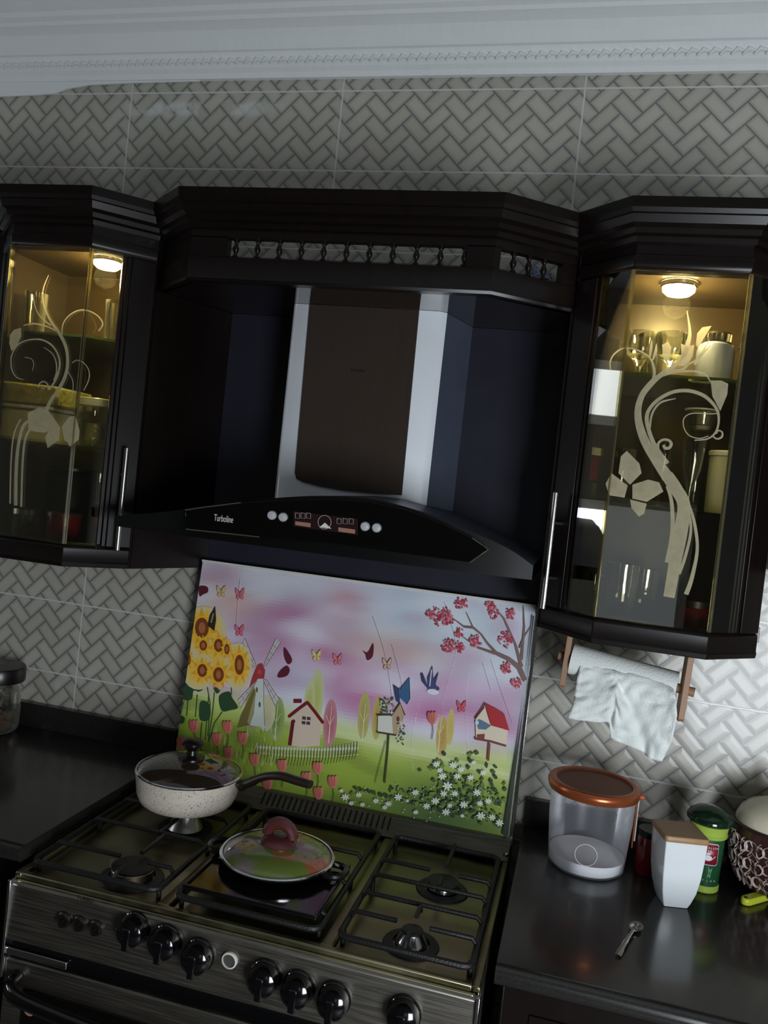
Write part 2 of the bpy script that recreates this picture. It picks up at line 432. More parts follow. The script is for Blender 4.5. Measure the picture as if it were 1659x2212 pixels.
# ================================================================ ROOM SHELL
CE = 2.88
RX0, RX1, RY = -1.5, 3.0, -3.4
struct('wall_back', MB().box(RX0, RX1, 0, 0.1, 0, CE), M['tile'])
struct('wall_left', MB().box(RX0 - .1, RX0, RY, 0, 0, CE), M['room'])
struct('wall_right', MB().box(RX1, RX1 + .1, RY, 0, 0, CE), M['room'])
struct('wall_front', MB().box(RX0, RX1, RY - .1, RY, 0, CE), M['room'])
struct('floor', MB().box(RX0, RX1, RY, 0, -.1, 0), M['floor'])
struct('ceiling', MB().box(RX0, RX1, RY, 0, CE, CE + .1), M['plaster'])
CZ = 2.72
prof = [(0, CZ), (.012, CZ), (.016, CZ + .012), (.026, CZ + .02), (.03, CZ + .03), (.036, CZ + .034),
        (.044, CZ + .05), (.052, CZ + .052), (.056, CZ + .06), (.060, CZ + .075), (.072, CZ + .092), (.090, CZ + .102),
        (.096, CZ + .104), (.100, CZ + .112), (.112, CZ + .118), (.118, CZ + .128), (.132, CZ + .134), (.150, CZ + .146), (.158, CE), (0, CE)]
cor = struct('trim_1', MB().sweep(prof, [(RX0, 0), (RX1, 0)]), M['plaster'], sharp=20)
cor['label'] = 'white moulded plaster cornice with a carved rope band along the tiled wall'
rb = MB(); x = -.6
while x < 2.3:
    p = Vector((x, -.031, CZ + .026)); rb.tube([p, p + Vector((.012, -.006, .010)), p + Vector((.026, -.006, .006))], [.003, .0065, .003], 6)
    x += .024
r_ = build('rope_band', rb, M['plaster'], cor)
pl = MB(); pts = [(-1.5, 2.680), (-.45, 2.682), (-.30, 2.686), (-.235, 2.690), (-.20, 2.702), (-.13, 2.712), (0.0, 2.716), (.2, 2.718), (.2, 2.73), (-1.5, 2.73)]
pl.prism([(a, -.001, b) for a, b in pts], (0, -.005, 0))
struct('trim_2', pl, M['plaster'])['label'] = 'ragged plaster edge under the cornice at left'
# ================================================================ WALL CABINETS
ZB, ZT = 1.445, 2.295
crown = [(0, 2.222), (.008, 2.222), (.010, 2.232), (.018, 2.236), (.020, 2.246), (.030, 2.252), (.036, 2.266), (.040, 2.268), (.044, 2.276), (.046, ZT), (0, ZT)]
def inset(path, d):
    out = []; n = len(path)
    for i in range(n):
        ns = []
        for a, b in ((i - 1, i), (i, i + 1)):
            if a < 0 or b >= n: continue
            v = Vector((path[b][0] - path[a][0], path[b][1] - path[a][1])).normalized(); ns.append(Vector((v.y, -v.x)))
        q = ns[0] if len(ns) == 1 else (ns[0] + ns[1]).normalized()
        if len(ns) == 2: q = q / q.dot(ns[0])
        out.append((path[i][0] - q.x * d, path[i][1] - q.y * d))
    return out
def bay_cabinet(x0, xf0, xf1, x1, label, name='display_cabinet', handle='right', rot=0.0):
    """bay-fronted wall cabinet: 45 degree glazed corners, glass front, wooden frame, puck lamp"""
    ys, yf = -.25, -.355
    t = thing(name, label, 'cabinet', ((x0 + x1) / 2, 0, ZB))
    path = [(x0, ys), (xf0, yf), (xf1, yf), (x1, ys)]
    full = [(x0, 0), *path, (x1, 0)]
    c = MB()
    c.box(x0, x0 + .016, ys, -.001, ZB, 2.24); c.box(x1 - .016, x1, ys, -.001, ZB, 2.24)
    c.box(x0 + .016, x1 - .016, -.016, -.001, ZB, 2.24)
    inn = inset(path, .012)
    c.plan([(x0 + .016, -.016), *[(min(max(a, x0 + .016), x1 - .016), b) for a, b in inn], (x1 - .016, -.016)], ZB, ZB + .018)
    c.plan([(x0 + .016, -.016), *[(min(max(a, x0 + .016), x1 - .016), b) for a, b in inn], (x1 - .016, -.016)], 2.186, 2.20)
    build('carcass', c, M['woodin'], t)
    build('side_panel', MB().box(x0 - .003, x0 - .0005, ys, -.001, ZB, 2.24), M['wood'], t)
    build('side_panel', MB().box(x1 + .0005, x1 + .003, ys, -.001, ZB, 2.24), M['wood'], t)
    build('crown_moulding', MB().sweep(crown, path), M['wood'], t, sharp=20)
    build('frieze', MB().sweep([(-.014, 2.20), (.0, 2.20), (.0, 2.224), (-.014, 2.224)], path), M['wood'], t)
    # door frame
    d = MB()
    top = [(-.016, 2.165), (-.004, 2.168), (.002, 2.176), (.004, 2.182), (.004, 2.200), (-.016, 2.200)]
    d.sweep(top, path)
    bot = [(-.016, ZB), (.004, ZB), (.006, ZB + .010), (.004, ZB + .014), (.004, ZB + .044), (-.002, ZB + .050), (-.006, ZB + .055), (-.016, ZB + .056)]
    d.sweep(bot, path)
    st = [((x0, ys), (xf0, yf)), ((x1, ys), (xf1, yf))]
    for (a, b), sg in zip(st, (1, -1)):
        dv = Vector((b[0] - a[0], b[1] - a[1])).normalized(); q = (a[0] + dv.x * .076, a[1] + dv.y * .076)
        m1 = (a[0] + dv.x * .056, a[1] + dv.y * .056)
        if sg > 0:
            d.sweep([(-.016, ZB + .05), (.004, ZB + .05), (.004, 2.17), (-.016, 2.17)], [a, m1])
            d.sweep([(-.016, ZB + .05), (.000, ZB + .05), (.000, 2.17), (-.016, 2.17)], [m1, ((m1[0]+q[0])/2, (m1[1]+q[1])/2)])
            d.sweep([(-.016, ZB + .05), (-.006, ZB + .05), (-.006, 2.17), (-.016, 2.17)], [((m1[0]+q[0])/2, (m1[1]+q[1])/2), q])
        else:
            d.sweep([(-.016, ZB + .05), (.004, ZB + .05), (.004, 2.17), (-.016, 2.17)], [m1, a])
            d.sweep([(-.016, ZB + .05), (.000, ZB + .05), (.000, 2.17), (-.016, 2.17)], [((m1[0]+q[0])/2, (m1[1]+q[1])/2), m1])
            d.sweep([(-.016, ZB + .05), (-.006, ZB + .05), (-.006, 2.17), (-.016, 2.17)], [q, ((m1[0]+q[0])/2, (m1[1]+q[1])/2)])
    door = build('door', d, M['wood'], t, bevel=.0015)
    # panes
    z0, z1 = ZB + .052, 2.170
    yg = yf - .0
    build('glass_pane', MB().box(xf0, xf1, yg - .002, yg + .002, z0, z1), M['pane'], door)
    for xa, sg in ((xf0, -1), (xf1, 1)):
        an = math.radians(45 + rot); dx = math.cos(an) * .070; dy = math.sin(an) * .070
        a = (xa, yg); b = (xa + sg * dx, yg + dy)
        nx = Vector((b[1] - a[1], -(b[0] - a[0]))).normalized() * .002
        build('glass_pane', MB().plan([(a[0] + nx.x, a[1] + nx.y), (b[0] + nx.x, b[1] + nx.y), (b[0] - nx.x, b[1] - nx.y), (a[0] - nx.x, a[1] - nx.y)], z0, z1), M['pane'], door)
        e = MB(); e.tube([(xa, yg - .001, z0), (xa, yg - .001, z1)], .0032, 6)
        e.tube([(xa + sg * .004, yg + .002, z0), (xa + sg * .004, yg + .002, z1)], .0014, 6)
        build('pane_joint', e, M['paneedge'], door)
        # mirror-bright moulding strip on the hinge or handle stile
    hx, sg = (x1, 1) if handle == 'right' else (x0, -1)
    c0 = Vector((hx - sg * .003, ys - .047, 0)); n = Vector((sg * .707, -.707, 0))
    h = MB(); h.tube([c0 + Vector((0, 0, 1.492)), c0 + Vector((0, 0, 1.73))], .0058, 12)
    for zz in (1.555, 1.668): h.tube([c0 - n * .034 + Vector((0, 0, zz)), c0 + Vector((0, 0, zz))], .003, 8)
    build('handle', h, M['brushed'], door, label='brushed steel bar handle')
    # inner glass shelves
    for zz in (1.722, 1.980):
        sh = [(x0 + .02, -.02), *[(min(max(a, x0 + .02), x1 - .02), b) for a, b in inset(path, .03)], (x1 - .02, -.02)]
        build('glass_shelf', MB().plan(sh, zz - .006, zz), M['shelfglass'], t)
    return t
LC = bay_cabinet(-.147, -.042, .167, .272, 'dark bay-fronted glass cabinet left of the cooker hood, only its right part in view', handle='right')
RC = bay_cabinet(1.246, 1.351, 1.560, 1.665, 'dark bay-fronted glass cabinet right of the cooker hood, handle on its left', handle='left', rot=-5)
def puck(x, y, label):
    t = thing('puck_lamp', label, 'lamp', (x, y, 2.186))
    build('housing', MB().lathe([(.036, 2.1855), (.036, 2.178), (.034, 2.176)], (x, y, 0), 28), M['chrome'], t)
    build('lens', MB().lathe([(.033, 2.1765), (.032, 2.168), (.024, 2.161), (.010, 2.158), (0, 2.1575)], (x, y, 0), 28), M['puck'], t)
    l = bpy.data.lights.new('puck_glow', 'POINT'); l.energy = 6.5; l.color = PUCK; l.shadow_soft_size = .028
    o = bpy.data.objects.new('puck_glow', l); COL.objects.link(o); o.location = (0, 0, -.045); o.parent = t
puck(.118, -.215, 'glowing warm puck lamp under the top of the left glass cabinet')
puck(1.446, -.215, 'glowing warm puck lamp under the top of the right glass cabinet')
# hinge seen on the right cabinet's bottom corner
build('hinge', MB().box(1.6685, 1.674, -.235, -.205, 1.475, 1.505), M['maroon'], RC, bevel=.001)
# etched vines on the two front panes
def etch(parent, name, yg, strokes, polys):
    mb = MB(); n = Vector((0, -1, 0))
    def P(u, v, y=yg): return at_y(u, v, y)
    def fold(p, xa, xb):
        # beyond the folds the drawing runs on the angled panes
        return p
    for i, st in enumerate(strokes):
        pts = catmull(st, 6); pp = [P(q[0], q[1]) for q in pts]; k = (yg - CP.y) / F
        mb.ribbon([p + Vector((0, -.00002 * i, 0)) for p in pp], [max(q[2], .8) * k * 1.0 for q in pts], n, .0004)
    for i, po in enumerate(polys):
        mb.prism([P(u, v) + Vector((0, -.00003 * i, 0)) for u, v in po], (0, -.0004, 0))
    return build(name, mb, M['etch'], parent, smooth=False)
R_ST = [
 [(1445,1290,22),(1458,1215,24),(1470,1150,27),(1477,1090,25),(1455,1049,24),(1422,1001,20),(1391,948,17),(1378,898,14),(1385,858,12),(1405,830,12),(1426,811,10),(1450,795,9),(1469,777,8),(1480,760,10),(1488,735,8),(1490,712,5),(1484,671,1.5)],
 [(1467,1240,6),(1480,1203,6),(1492,1150,5),(1488,1110,5),(1470,1070,5)],
 [(1482,1284,9),(1494,1250,8),(1506,1190,6),(1502,1140,6),(1490,1095,5),(1470,1050,4),(1450,1020,3)],
 [(1440,1215,8),(1450,1170,9),(1453,1130,8),(1450,1080,7),(1440,1050,4)],
 [(1442,1001,8),(1422,974,8),(1411,955,8),(1402,931,8),(1397,905,8),(1402,885,7),(1421,864,7),(1453,847,7),(1487,844,7),(1519,854,7),(1540,872,6),(1551,891,5),(1552,915,4),(1545,935,4),(1528,948,3),(1500,951,2)],
 [(1404,925,3),(1407,900,4),(1415,882,4),(1430,868,4),(1460,861,1.5)],
 [(1421,973,6),(1422,958,5),(1432,950,5),(1444,951,5),(1450,958,6),(1446,967,6),(1437,968,6),(1433,961,5)],
 [(1319,798,3),(1318,782,3),(1326,766,3),(1342,754,3),(1358,752,3),(1379,757,3),(1403,772,3),(1412,793,5),(1413,811,6),(1408,828,5)],
 [(1430,812,4),(1463,803,4),(1500,802,4),(1524,809,3),(1534,824,2)],
 [(1538,940,3),(1548,948,3),(1559,944,4),(1560,934,3),(1552,930,3),(1547,937,3)],
 [(1552,893,2),(1530,894,2),(1495,893,2),(1478,903,2),(1477,922,2),(1488,940,2),(1510,947,2),(1530,942,2)],
 [(1500,788,5),(1515,765,5),(1532,735,2)], [(1478,790,6),(1500,780,4),(1525,757,3),(1535,745,1)],
 [(1403,776,2),(1406,755,6),(1408,735,1)], [(1410,778,3),(1416,760,6),(1418,742,1)],
 [(1445,800,5),(1470,800,6),(1490,785,3)]]
R_PO = [[(1535,822),(1558,822),(1573,829),(1571,852),(1556,888),(1539,856)],
 [(1503,745),(1506,720),(1517,707),(1537,704),(1526,722),(1508,752)],
 [(1471,742),(1485,748),(1500,745),(1496,770),(1484,790),(1466,790),(1472,768)],
 [(1430,745),(1443,738),(1450,750),(1447,775),(1452,792),(1443,790),(1432,770)],
 [(1354,974),(1381,1001),(1386,1022),(1361,1047),(1336,1022),(1341,986)],
 [(1321,1022),(1356,1049),(1349,1075),(1316,1070),(1308,1045)],
 [(1366,1047),(1400,1036),(1424,1042),(1433,1062),(1397,1084),(1366,1077)],
 [(1361,1079),(1397,1088),(1391,1110),(1380,1116),(1364,1097)]]
etch(RC, 'etched_vine', -.3574, R_ST, R_PO)
L_ST = [
 [(105,594,1),(94,623,3),(93,650,4),(101,676,5),(112,697,6),(130,723,8),(143,752,8),(146,786,8),(140,815,9),(126,842,9),(112,862,9),(95,895,9)],
 [(72,643,1.5),(78,668,2),(90,687,3),(110,703,4)],
 [(134,722,3),(136,701,3),(148,683,3),(168,671,3),(190,671,3),(212,683,3),(222,700,4),(213,715,4)],
 [(51,703,2),(72,699,3),(101,705,4),(127,718,4)],
 [(50,820,1.5),(36,815,2),(27,802,3),(24,786,3),(26,766,3),(40,744,3),(63,734,3),(90,734,4),(112,746,4),(126,768,4),(129,791,5),(121,819,5),(106,842,5)],
 [(94,750,1),(112,763,2),(121,781,3),(122,804,3),(116,822,3)],
 [(54,772,1.5),(67,775,1.5),(73,786,1.5),(70,802,1)],
 [(83,838,3),(86,828,3),(95,824,3),(103,831,3),(104,842,3)],
 [(156,784,2),(166,778,2),(181,784,2),(192,800,2.5),(192,820,3),(181,844,2)],
 [(147,803,2),(157,822,2),(158,840,2),(155,855,2)],
 [(75,905,5),(52,918,8),(40,960,9),(35,1020,9),(34,1092,9)],
 [(90,905,4),(60,935,6),(50,985,6),(46,1095,5)],
 [(45,905,3),(30,940,4),(24,1000,4),(22,1088,4)]]
L_PO = [[(45,708),(46,726),(38,744),(25,759),(20,741),(22,723),(31,712)],
 [(60,892),(86,880),(104,886),(128,921),(95,935),(62,930)],
 [(134,921),(150,900),(163,898),(172,930),(170,950),(150,965)],
 [(107,928),(130,921),(127,950),(103,968),(98,945)], [(134,924),(150,940),(158,962),(140,952)]]
etch(LC, 'etched_vine', -.3574, L_ST, L_PO)
# ---- hood cabinet: crown, valance with balusters, soffit, niche panels
HC = thing('hood_cabinet', 'dark wooden cabinet surround over the cooker hood with a row of little balusters', 'cabinet', (.76, 0, ZB))
hp = [(.2755, -.238), (.415, -.36), (1.080, -.36), (1.2425, -.238)]
build('crown_moulding', MB().sweep(crown, hp), M['wood'], HC, sharp=20)
val = MB()
val.sweep([(-.02, 2.203), (0, 2.203), (0, 2.224), (-.02, 2.224)], hp)
val.sweep([(-.02, 2.108), (.004, 2.108), (.006, 2.114), (.003, 2.120), (.003, 2.160), (-.003, 2.164), (-.02, 2.164)], hp)
def seg(a, b, t0, t1):
    return [(a[0] + (b[0] - a[0]) * t0, a[1] + (b[1] - a[1]) * t0), (a[0] + (b[0] - a[0]) * t1, a[1] + (b[1] - a[1]) * t1)]
full = [(-.02, 2.16), (0, 2.16), (0, 2.205), (-.02, 2.205)]
for a, b, t0, t1 in ((hp[0], hp[1], 0, 1), (hp[1], hp[2], 0, .13), (hp[1], hp[2], .915, 1), (hp[2], hp[3], 0, .07), (hp[2], hp[3], .80, 1)):
    val.sweep(full, seg(a, b, t0, t1))
build('valance', val, M['wood'], HC)
bprof = [(.0075, 0), (.0075, .004), (.004, .007), (.0035, .010), (.0065, .017), (.007, .020), (.0065, .023), (.0035, .030), (.004, .034), (.0075, .038), (.0075, .0425)]
for k in range(11):
    x = .5175 + k * .0501
    build('baluster', MB().lathe([(r, h + 2.162) for r, h in bprof], (x, -.350, 0), 12), M['wood'], HC)
for t_ in (.24, .42, .60):
    a = hp[2]; b = hp[3]
    build('baluster', MB().lathe([(r, h + 2.162) for r, h in bprof], (a[0] + (b[0] - a[0]) * t_ - .005, a[1] + (b[1] - a[1]) * t_ + .008, 0), 12), M['wood'], HC)
build('soffit', MB().plan([(.277, -.002), (.277, -.236), (.418, -.340), (1.077, -.340), (1.241, -.236), (1.241, -.002)], 2.108, 2.120), M['soffit'], HC)
np_ = MB().plan([(.2765, -.245), (.372, -.031), (.372, -.002), (.2765, -.002)], ZB, 2.107)
build('side_panel', np_, M['wood'], HC)
np_ = MB().plan([(1.2435, -.245), (1.2435, -.002), (1.236, -.002), (1.236, -.245)], ZB, 2.107)
build('side_panel', np_, M['wood'], HC)
build('back_panel', MB().box(.3725, 1.2355, -.030, -.002, ZB, 2.1075), M['backboard'], HC)
# neighbour cabinet at the right edge
NC = thing('wall_cabinet', 'dark wall cabinet cut off at the right edge of the view', 'cabinet', (1.9, 0, 1.61))
build('carcass', MB().box(1.712, 2.15, -.30, -.002, 1.612, 2.24), M['wood'], NC, bevel=.003)
build('crown_moulding', MB().sweep(crown, [(1.700, -.30), (2.15, -.30)]), M['wood'], NC, sharp=20)
NL = thing('wall_cabinet', 'dark wall cabinet cut off at the left edge of the view', 'cabinet', (-.4, 0, ZB))
build('carcass', MB().box(-.70, -.152, -.235, -.002, ZB, 2.24), M['wood'], NL, bevel=.003)
build('crown_moulding', MB().sweep(crown, [(-.70, -.235), (-.150, -.235)]), M['wood'], NL, sharp=20)
# ================================================================ COOKER HOOD
HD = thing('cooker_hood', 'cooker hood with white chimney, dark glass inset and arched black control front', 'cooker hood', (.775, -.1, 1.56))
c = MB()
zc0, zc1 = 1.655, 2.1075
c.cur = 0; cp = [(.598, -.180), (.606, -.188), (.948, -.188), (.962, -.174)]
def face_pts(pl, z0, z1):
    n = len(c.v); c.v += [Vector((x, y, z)) for x, y in pl for z in (z0, z1)]
    for i in range(len(pl) - 1): c.face((n + 2 * i, n + 2 * i + 2, n + 2 * i + 3, n + 2 * i + 1))
face_pts(cp, zc0 - .03, zc1)
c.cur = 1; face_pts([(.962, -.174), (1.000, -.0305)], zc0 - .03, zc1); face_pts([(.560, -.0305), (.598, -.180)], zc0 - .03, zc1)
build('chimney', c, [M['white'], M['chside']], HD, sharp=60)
ins = []
for u, v in ((668, 668), (905, 678), (868, 1070), (800, 1066), (740, 1060), (690, 1051), (655, 1042), (640, 1034), (637, 1022)):
    p = at_y(u, v, -.191); ins.append((p.x, -.1885, min(p.z, 2.1065)))
ins[0] = (ins[0][0], -.1885, 2.1065); ins[1] = (ins[1][0], -.1885, 2.1065)
gi = MB().prism(ins, (0, -.0035, 0)); build('glass_inset', gi, M['darkglass'], HD)
tp = at_y(773, 800, -.1925)
text_mesh('Turboline', .012, (tp.x, -.1922, tp.z), (1, 0, 0), (0, 0, 1), M['darkletter'], HD, 'lettering', xs=.75)
# canopy: arched front, steel roof sloping from the chimney to the arch
YF = -.40
arc_px = [(262, 1116), (330, 1108), (391, 1101), (491, 1085), (590, 1076), (695, 1071), (805, 1078), (916, 1107), (1010, 1146), (1094, 1183), (1152, 1222)]
arc = []
for i, (u, v) in enumerate(arc_px):
    yy = -.385 - .03 * (1 - ((i - 5) / 5.0) ** 2); p = at_y(u, v, yy); arc.append((p.x, yy, p.z))
arc[0] = (.308, arc[0][1], arc[0][2])
arc = catmull(arc, 4)
body = MB(); n = len(arc)
# front fascia (black), lower edge
low = [(x, y + .002, 1.555 + .012 * 0) for x, y, z in arc]
vs = []
for (x, y, z), (a, b, d_) in zip(arc, low): vs += [(x, y, z), (a, b, min(d_, z - .004))]
body.cur = 1; nb = len(body.v); body.add(vs, [(2 * i, 2 * i + 1, 2 * i + 3, 2 * i + 2) for i in range(n - 1)])
# steel roof to the back wall
body.cur = 0; vs = []
for i, (x, y, z) in enumerate(arc):
    t_ = i / (n - 1); xb = .39 + (1.226 - .39) * t_
    vs += [(x, y, z), (x * .45 + xb * .55, -.20, z + .004), (xb, -.032, z + .006 if abs(t_ - .5) < .5 else z)]
body.add(vs, [(3 * i + a, 3 * i + 3 + a, 3 * i + 4 + a, 3 * i + 1 + a) for i in range(n - 1) for a in (0, 1)])
# underside
body.cur = 1; vs = []
for i, (a, b, d_) in enumerate(low):
    t_ = i / (n - 1); vs += [(a, b, min(d_, arc[i][2] - .004)), (.39 + (1.226 - .39) * t_, -.032, min(d_, arc[i][2] - .004))]
body.add(vs, [(2 * i, 2 * i + 1, 2 * i + 3, 2 * i + 2) for i in range(n - 1)])
build('canopy', body, [M['hoodsteel'], M['fascia']], HD, sharp=50)
# lens shaped control glass
yl = -.419
top_px = [(400, 1100), (440, 1094), (520, 1084), (620, 1077), (720, 1076), (800, 1082), (880, 1099), (960, 1130), (1020, 1160), (1055, 1185)]
bot_px = [(1015, 1215), (860, 1194), (720, 1174), (560, 1160), (402, 1143)]
lp = [at_y(u, v + 2, yl) for u, v in top_px] + [at_y(u, v, yl) for u, v in bot_px]
lp = [Vector((p.x, yl, p.z)) for p in lp]
lens = build('control_panel', MB().prism(lp, (0, .005, 0)), M['lens'], HD, bevel=.0008)
for q in ([lp[0], lp[1], lp[2]], [lp[-1], lp[-2]], [lp[8], lp[9], lp[10]]):
    build('glass_edge', MB().tube(q, .0013, 6), M['paneedge'], lens)
def lpt(u, v, o=.0008): p = at_y(u, v, yl - o); return p
tp = lpt(483, 1121)
text_mesh('Turboline', .0200, tp, (1, 0, 0), (0, 0, 1), M['letter'], lens, 'lettering', .0002, xs=.55)
for u, v in ((588, 1113), (612, 1117), (789, 1137), (814, 1140)):
    p = lpt(u, v, .001)
    build('push_button', MB().lathe([(.0095, 0), (.0095, .004), (.0075, .0075), (.004, .0085), (0, .0085)], p, 20, 'Y'), M['button'], lens)
dp = MB(); q = [lpt(634, 1104), lpt(773, 1121), lpt(773, 1156), lpt(634, 1137)]
dp.cur = 0; dp.prism([p for p in q], (0, -.0006, 0))
dp.cur = 1
for a in ((638, 1126, 671, 1130, 671, 1139, 638, 1134), (731, 1139, 767, 1144, 767, 1153, 731, 1148)):
    dp.prism([lpt(a[i], a[i + 1], .0016) for i in (0, 2, 4, 6)], (0, -.0006, 0))
dp.cur = 2
dp.prism([lpt(690, 1139, .0016), lpt(702, 1129, .0016), lpt(716, 1142, .0016)], (0, -.0006, 0))
cc = lpt(701, 1128, .0018); dp.tube([cc + Vector((.014 * math.cos(a_), 0, .014 * math.sin(a_))) for a_ in [k * PI / 8 for k in range(17)]], .0004, 4, caps=False)
for u0 in (638, 650, 662, 728, 741, 754):
    base = 1108 if u0 < 700 else 1120
    rp = [lpt(u0, base, .0018), lpt(u0 + 9, base + 1, .0018), lpt(u0 + 9, base + 12, .0018), lpt(u0, base + 11, .0018)]
    dp.tube(rp + [rp[0]], .0003, 4, caps=False)
build('display', dp, [M['displaydark'], M['display'], M['letter']], lens, smooth=False)
# ================================================================ COUNTERS AND BASE CABINETS
CT = .935
def counter(x0, x1, label, z, yf=-.615):
    t = thing('worktop', label, 'worktop', ((x0 + x1) / 2, -.3, z - .03))
    build('slab', MB().sweep([(0, z - .032), (.012, z - .032), (.018, z - .026), (.020, z - .016), (.018, z - .006), (.012, z), (0, z)], [(x0, yf), (x1, yf)]).box(x0, x1, yf, -.0015, z - .032, z), M['granite'], t, sharp=60)
    build('upstand', MB().box(x0, x1, -.021, -.0015, z, 1.0), M['granite'], t, bevel=.001)
    return t
counter(RX0, .326, 'dark granite worktop left of the cooker with its upstand', CT)
counter(1.252, 2.6, 'dark granite worktop right of the cooker with its upstand, holding the jars', CT, -.628)
def base_cab(x0, x1, label, doors):
    t = thing('base_cabinet', label, 'cabinet', ((x0 + x1) / 2, -.3, .1))
    build('carcass', MB().box(x0, x1, -.575, -.01, .1, .902), M['wood'], t)
    build('plinth', MB().box(x0, x1, -.53, -.02, .001, .099), M['wood'], t)
    wd = (x1 - x0) / doors
    for k in range(doors):
        a, b = x0 + k * wd + .003, x0 + (k + 1) * wd - .003
        d = MB().box(a, b, -.595, -.576, .11, .892)
        dr = build('door', d, M['wood'], t, bevel=.003)
        fr = MB(); 
        for q in ((a + .05, b - .05, .16, .17), (a + .05, b - .05, .83, .84)): fr.box(q[0], q[1], -.599, -.5955, q[2], q[3])
        for q in ((a + .05, a + .06), (b - .06, b - .05)): fr.box(q[0], q[1], -.599, -.5955, .17, .83)
        build('door_moulding', fr, M['wood'], dr)
base_cab(RX0 + .01, .322, 'dark wooden base cabinet under the left worktop', 4)
base_cab(1.262, 2.59, 'dark wooden base cabinet under the right worktop', 3)
# ================================================================ GAS COOKER
SX0, SX1, SY = .334, 1.232, -.655
GC = thing('gas_cooker', 'wide five-burner gas cooker with raised glass lid wrapped in flower-printed film', 'cooker', (.783, -.35, 0))
SZ = .898
build('body', MB().box(SX0 + .002, SX1 - .002, -.63, -.04, .06, .862), M['steelpanel'], GC)
for xx in (SX0 + .04, SX1 - .04):
    for yy in (-.60, -.08): build('foot', MB().lathe([(.02, .001), (.022, .06)], (xx, yy, 0), 12), M['bakelite'], GC)
ct = MB()
ct.plan([(SX0, -.64), (SX0 + .01, SY), (SX1 - .01, SY), (SX1, -.64), (SX1, -.06), (SX0, -.06)], .862, .886)
for q in ((SX0, SX0 + .014, SY + .004, -.06), (SX1 - .014, SX1, SY + .004, -.06), (SX0 + .014, SX1 - .014, SY + .004, SY + .018)): ct.box(q[0], q[1], q[2], q[3], .886, SZ)
for q in ((.628, .652), (.945, .969)): ct.box(q[0], q[1], SY + .02, -.155, .886, .896)
build('cooktop', ct, M['cooktop'], GC, bevel=.003)
# sections between the ridges, slightly darker wells
wl = MB()
for a, b in ((.350, .626), (.654, .943), (.971, 1.216)): wl.box(a, b, SY + .03, -.16, .8862, .8875)
build('drip_tray', wl, M['cooktop'], GC, bevel=.001)
# front control panel
fp = MB().prism([(SX0, SY + .002, .884), (SX0, SY - .004, .878), (SX0, SY - .010, .775), (SX0, -.63, .775), (SX0, -.63, .884)], (SX1 - SX0, 0, 0))
fpo = build('control_panel', fp, M['steelpanel'], GC, bevel=.0015)
build('corner_trim', MB().box(SX0 - .002, SX0 + .004, SY - .012, -.64, .70, .888), M['chrome'], GC, bevel=.001)
build('corner_trim', MB().box(SX1 - .004, SX1 + .002, SY - .012, -.64, .70, .888), M['chrome'], GC, bevel=.001)
pf = lambda z: SY - .004 - .006 * (.878 - z) / .103
def big_knob(x, z):
    y = pf(z); o = MB()
    o.lathe([(.030, 0), (.0305, .004), (.028, .007)], (x, y, z), 28, 'Y')
    o.lathe([(.0275, .006), (.0275, .018), (.025, .027), (.017, .033), (0, .035)], (x, y, z), 28, 'Y')
    a = [(x - .009, y - .010, z - .033), (x + .009, y - .010, z - .033), (x + .011, y - .010, z + .020), (x - .011, y - .010, z + .020)]
    b = [(x - .006, y - .038, z - .026), (x + .006, y - .038, z - .026), (x + .007, y - .036, z + .012), (x - .007, y - .036, z + .012)]
    o.add(a + b, [(0, 1, 2, 3), (7, 6, 5, 4), (0, 4, 5, 1), (1, 5, 6, 2), (2, 6, 7, 3), (3, 7, 4, 0)])
    build('control_knob', o, M['knob'], fpo, bevel=.002)
for x, z in ((.603, .857), (.668, .849), (.734, .839), (.862, .832), (.924, .828), (.990, .825), (1.112, .832)): big_knob(x, z)
for x, z in ((.456, .838), (.489, .838), (.524, .838)):
    o = MB(); o.lathe([(.0145, 0), (.0145, .004), (.012, .007), (.0115, .010), (.008, .008), (0, .0075)], (x, pf(z), z), 20, 'Y')
    o.lathe([(.003, .007), (.003, .010), (0, .0105)], (x, pf(z), z), 8, 'Y')
    build('push_button', o, M['bakelite'], fpo)
o = MB(); o.cur = 1; o.lathe([(.0145, 0), (.0145, .005), (.0118, .006), (.0118, .003)], (.792, pf(.843), .843), 28, 'Y')
o.cur = 0; o.lathe([(.0117, .001), (.0117, .0035), (0, .0035)], (.792, pf(.843), .843), 28, 'Y')
build('indicator_lamp', o, [M['rubber'], M['strap']], fpo, label='round white-rimmed indicator lamp')
tp = at_y(182, 1944, SY - .007)
text_mesh('TURBO', .011, (tp.x, pf(tp.z) - .0006, tp.z), (1, 0, 0), (0, -.05, 1), M['darkletter'], fpo, 'lettering', .0002)
vs_ = MB(); vs_.box(SX0 + .004, SX1 - .004, -.655, -.63, .742, .772)
vst = build('vent_strip', vs_, M['black'], GC)
build('trim_strip', MB().box(SX0 + .002, .47, -.663, -.6555, .744, .758), M['chrome'], GC, bevel=.002)
od = MB(); od.box(SX0 + .004, SX1 - .004, -.662, -.631, .16, .738)
door = build('oven_door', od, M['steelpanel'], GC, bevel=.004)
build('door_glass', MB().box(SX0 + .05, SX1 - .05, -.6655, -.6625, .24, .688), M['lens'], door, bevel=.002)
hb = [(SX0 + .035, -.664, .708), (SX0 + .045, -.695, .704), (SX0 + .12, -.715, .699), (.783, -.735, .694), (SX1 - .12, -.715, .699), (SX1 - .045, -.695, .704), (SX1 - .035, -.664, .708)]
build('door_handle', MB().tube(catmull(hb, 5), .0125, 12), M['knob'], door, label='thick black bowed oven handle')
